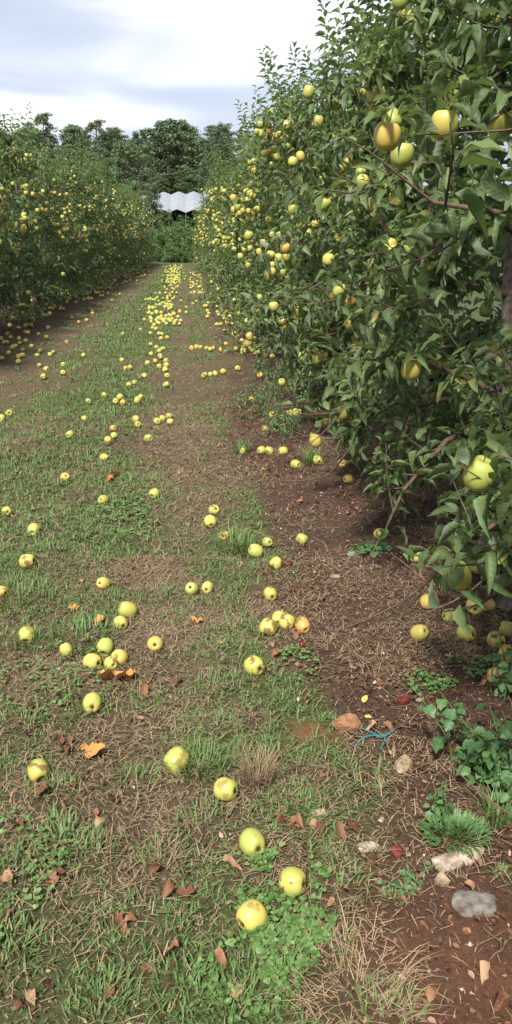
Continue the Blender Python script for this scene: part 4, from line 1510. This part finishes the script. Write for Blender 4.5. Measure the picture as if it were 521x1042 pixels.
def far_tree(name, x, y, h, var, label, group, wide=1.0):
    tm, cm = var
    t = link(name, None, None, label, 'tree', group, None, (x, y, float(ground_z(x, y)) - .1))
    s = h / 12.0
    t.scale = (s * wide, s * wide, s)
    t.rotation_euler = (0, 0, rng.uniform(0, 6.28))
    link('trunk', tm, t); link('crown', cm, t, kind='stuff')


def px_x(px, dist):                       # lateral place of an image column at a distance
    d = ray(px, 200)
    return d[0] / d[1] * dist


L_PINE = 'dark green pine with rounded clumped crown in the wood behind the orchard'
rows = [(118, -24, 150, 26, 9.0), (150, -30, 215, 22, 10.5), (185, -30, 230, 18, 11.5), (212, -40, 235, 15, 12.5), (240, -40, 250, 15, 13.0)]
for dist, x0, x1, stp, hh in rows:
    px = x0
    while px < x1:
        pxx = px + rng.normal(0, 4)
        if not (dist < 170 and 152 < pxx < 206):
            dd = dist + rng.normal(0, 5)
            far_tree('pine_tree', px_x(pxx, dd), dd, hh * rng.uniform(.72, 1.2), PV[int(rng.integers(9))], L_PINE, 'pines of the wood behind the orchard', rng.uniform(1.0, 1.35))
        px += stp * rng.uniform(.8, 1.2)
for k in range(13):                       # young growth under the wood, behind the nets
    dd = 168 + rng.uniform(-3, 9)
    far_tree('pine_tree', px_x(118 + 8 * k, dd), dd, rng.uniform(4.5, 7), PV[int(rng.integers(9))], 'young low bushy pine at the foot of the wood behind the nets', 'young pines behind the nets', 1.7)
far_tree('pine_tree', px_x(155, 84), 84, 6.6, PV[1], 'slender pine with bare lower trunk standing before the white net roofs', None, .75)
far_tree('pine_tree', px_x(143, 88), 88, 7.0, PV[3], 'spreading pine with open crown next to the white net roofs', None, 1.0)
far_tree('pine_tree', px_x(186, 176), 176, 15.0, PV[2], 'broad tall pine standing behind the white net roofs', None, 1.5)
far_tree('pine_tree', px_x(170, 180), 180, 15.0, PV[4], 'tall pine close behind the white net roofs, trunk half bare', None, 1.4)

# bright bushes at the end of the track
def bush_var(seed):
    r = np.random.default_rng(seed)
    a = Acc(); blobs = []
    for k in range(22):
        az = r.uniform(0, 6.28); q = math.sqrt(r.random()) * .95; h = r.uniform(.3, 2.9) * (1 - .45 * q)
        c = np.array([math.cos(az) * q, math.sin(az) * q, h])
        blobs.append((c, r.uniform(.18, .42), r.uniform(.22, .55)))
        V, F = tube([(0, 0, -.05), c * (.4, .4, .5), c], [.03, .018, .006], 4); a.add(V, F)
    V, F, A = mass(r, blobs, 120, .055)
    return a.mesh('stem', M['twig']), mesh_np('foliage', V, F, M['bush'], False, {'rnd': A})


BV = [bush_var(700 + k) for k in range(3)]
for px, dist, s in [(158, 51, .95), (168, 53, 1.0), (176, 50, .85), (184, 54, 1.05), (192, 51, .9), (199, 54, 1.0), (163, 58, 1.15), (180, 60, 1.2), (194, 61, 1.2), (150, 56, 1.1), (172, 66, 1.3), (188, 68, 1.3), (207, 58, 1.1), (172, 48.5, .45), (186, 48.5, .5), (180, 47.5, .35)]:
    x = px_x(px, dist)
    t = link('bush', None, None, 'fresh green bush closing off the far end of the track', 'bush', 'bushes at the end of the track', None, (x, dist, float(ground_z(x, dist))))
    t.scale = (s * rng.uniform(.8, 1.3), s * rng.uniform(.8, 1.3), s * rng.uniform(.6, 1.05))
    t.rotation_euler = (0, 0, rng.uniform(0, 6.28))
    tm, cm = BV[int(rng.integers(3))]
    link('stem', tm, t); link('foliage', cm, t, kind='stuff')

# white hail-net roofs: pleated bays on posts
Y0, Y1, PITCHX = 130.0, 148.0, 2.6
t = link('net_canopy', None, None, 'white pleated hail net roofs on posts before the pine wood', 'canopy', None, None, (0, Y0, float(ground_z(-2, Y0))))
zb = float(ground_z(-2, Y0))
for k in range(6):
    xa = -9.3 + PITCHX * k
    V = []; F = []
    nseg = 8
    for j in range(nseg + 1):
        yy = (Y1 - Y0) * j / nseg
        rise = float(ground_z(xa, Y0 + yy)) - zb
        zz = rise + 2.75 + .6 * j / nseg
        sag = .07 * (j % 2)
        for xx, dz in ((0, -.45), (PITCHX * .25, -.18), (PITCHX * .5, .05), (PITCHX * .75, -.18), (PITCHX, -.45)):
            V.append((xa + xx, yy, zz + dz - sag))
    for j in range(nseg):
        for i in range(4):
            q = j * 5 + i
            F.append((q, q + 1, q + 6, q + 5))
    o = link('net_bay', mesh_np('net_bay', np.array(V), np.array(F), M['white_net'], False), t)
    md = o.modifiers.new('thickness', 'SOLIDIFY'); md.thickness = .03
    for j in range(0, nseg + 1, 4):
        yy = (Y1 - Y0) * j / nseg
        rise = float(ground_z(xa, Y0 + yy)) - zb
        V, F = tube([(xa, yy, rise - .6), (xa, yy, rise + 2.1 + .6 * j / nseg)], .022, 6)
        link('post', mesh_np('post', V, F, M['steel'], True), t)
# trees grown under the nets
for k in range(6):
    for j in range(3):
        x = -7.8 + PITCHX * k; y = Y0 + .6 + j * 4
        b = link('bush', None, None, 'dark rounded orchard tree under the white net roofs', 'bush', 'trees under the net roofs', None, (x, y, float(ground_z(x, y))))
        b.scale = (1.5, 1.2, .92)
        tm, cm = BV[(k + j) % 3]
        link('stem', tm, b); link('foliage', cm, b, kind='stuff')
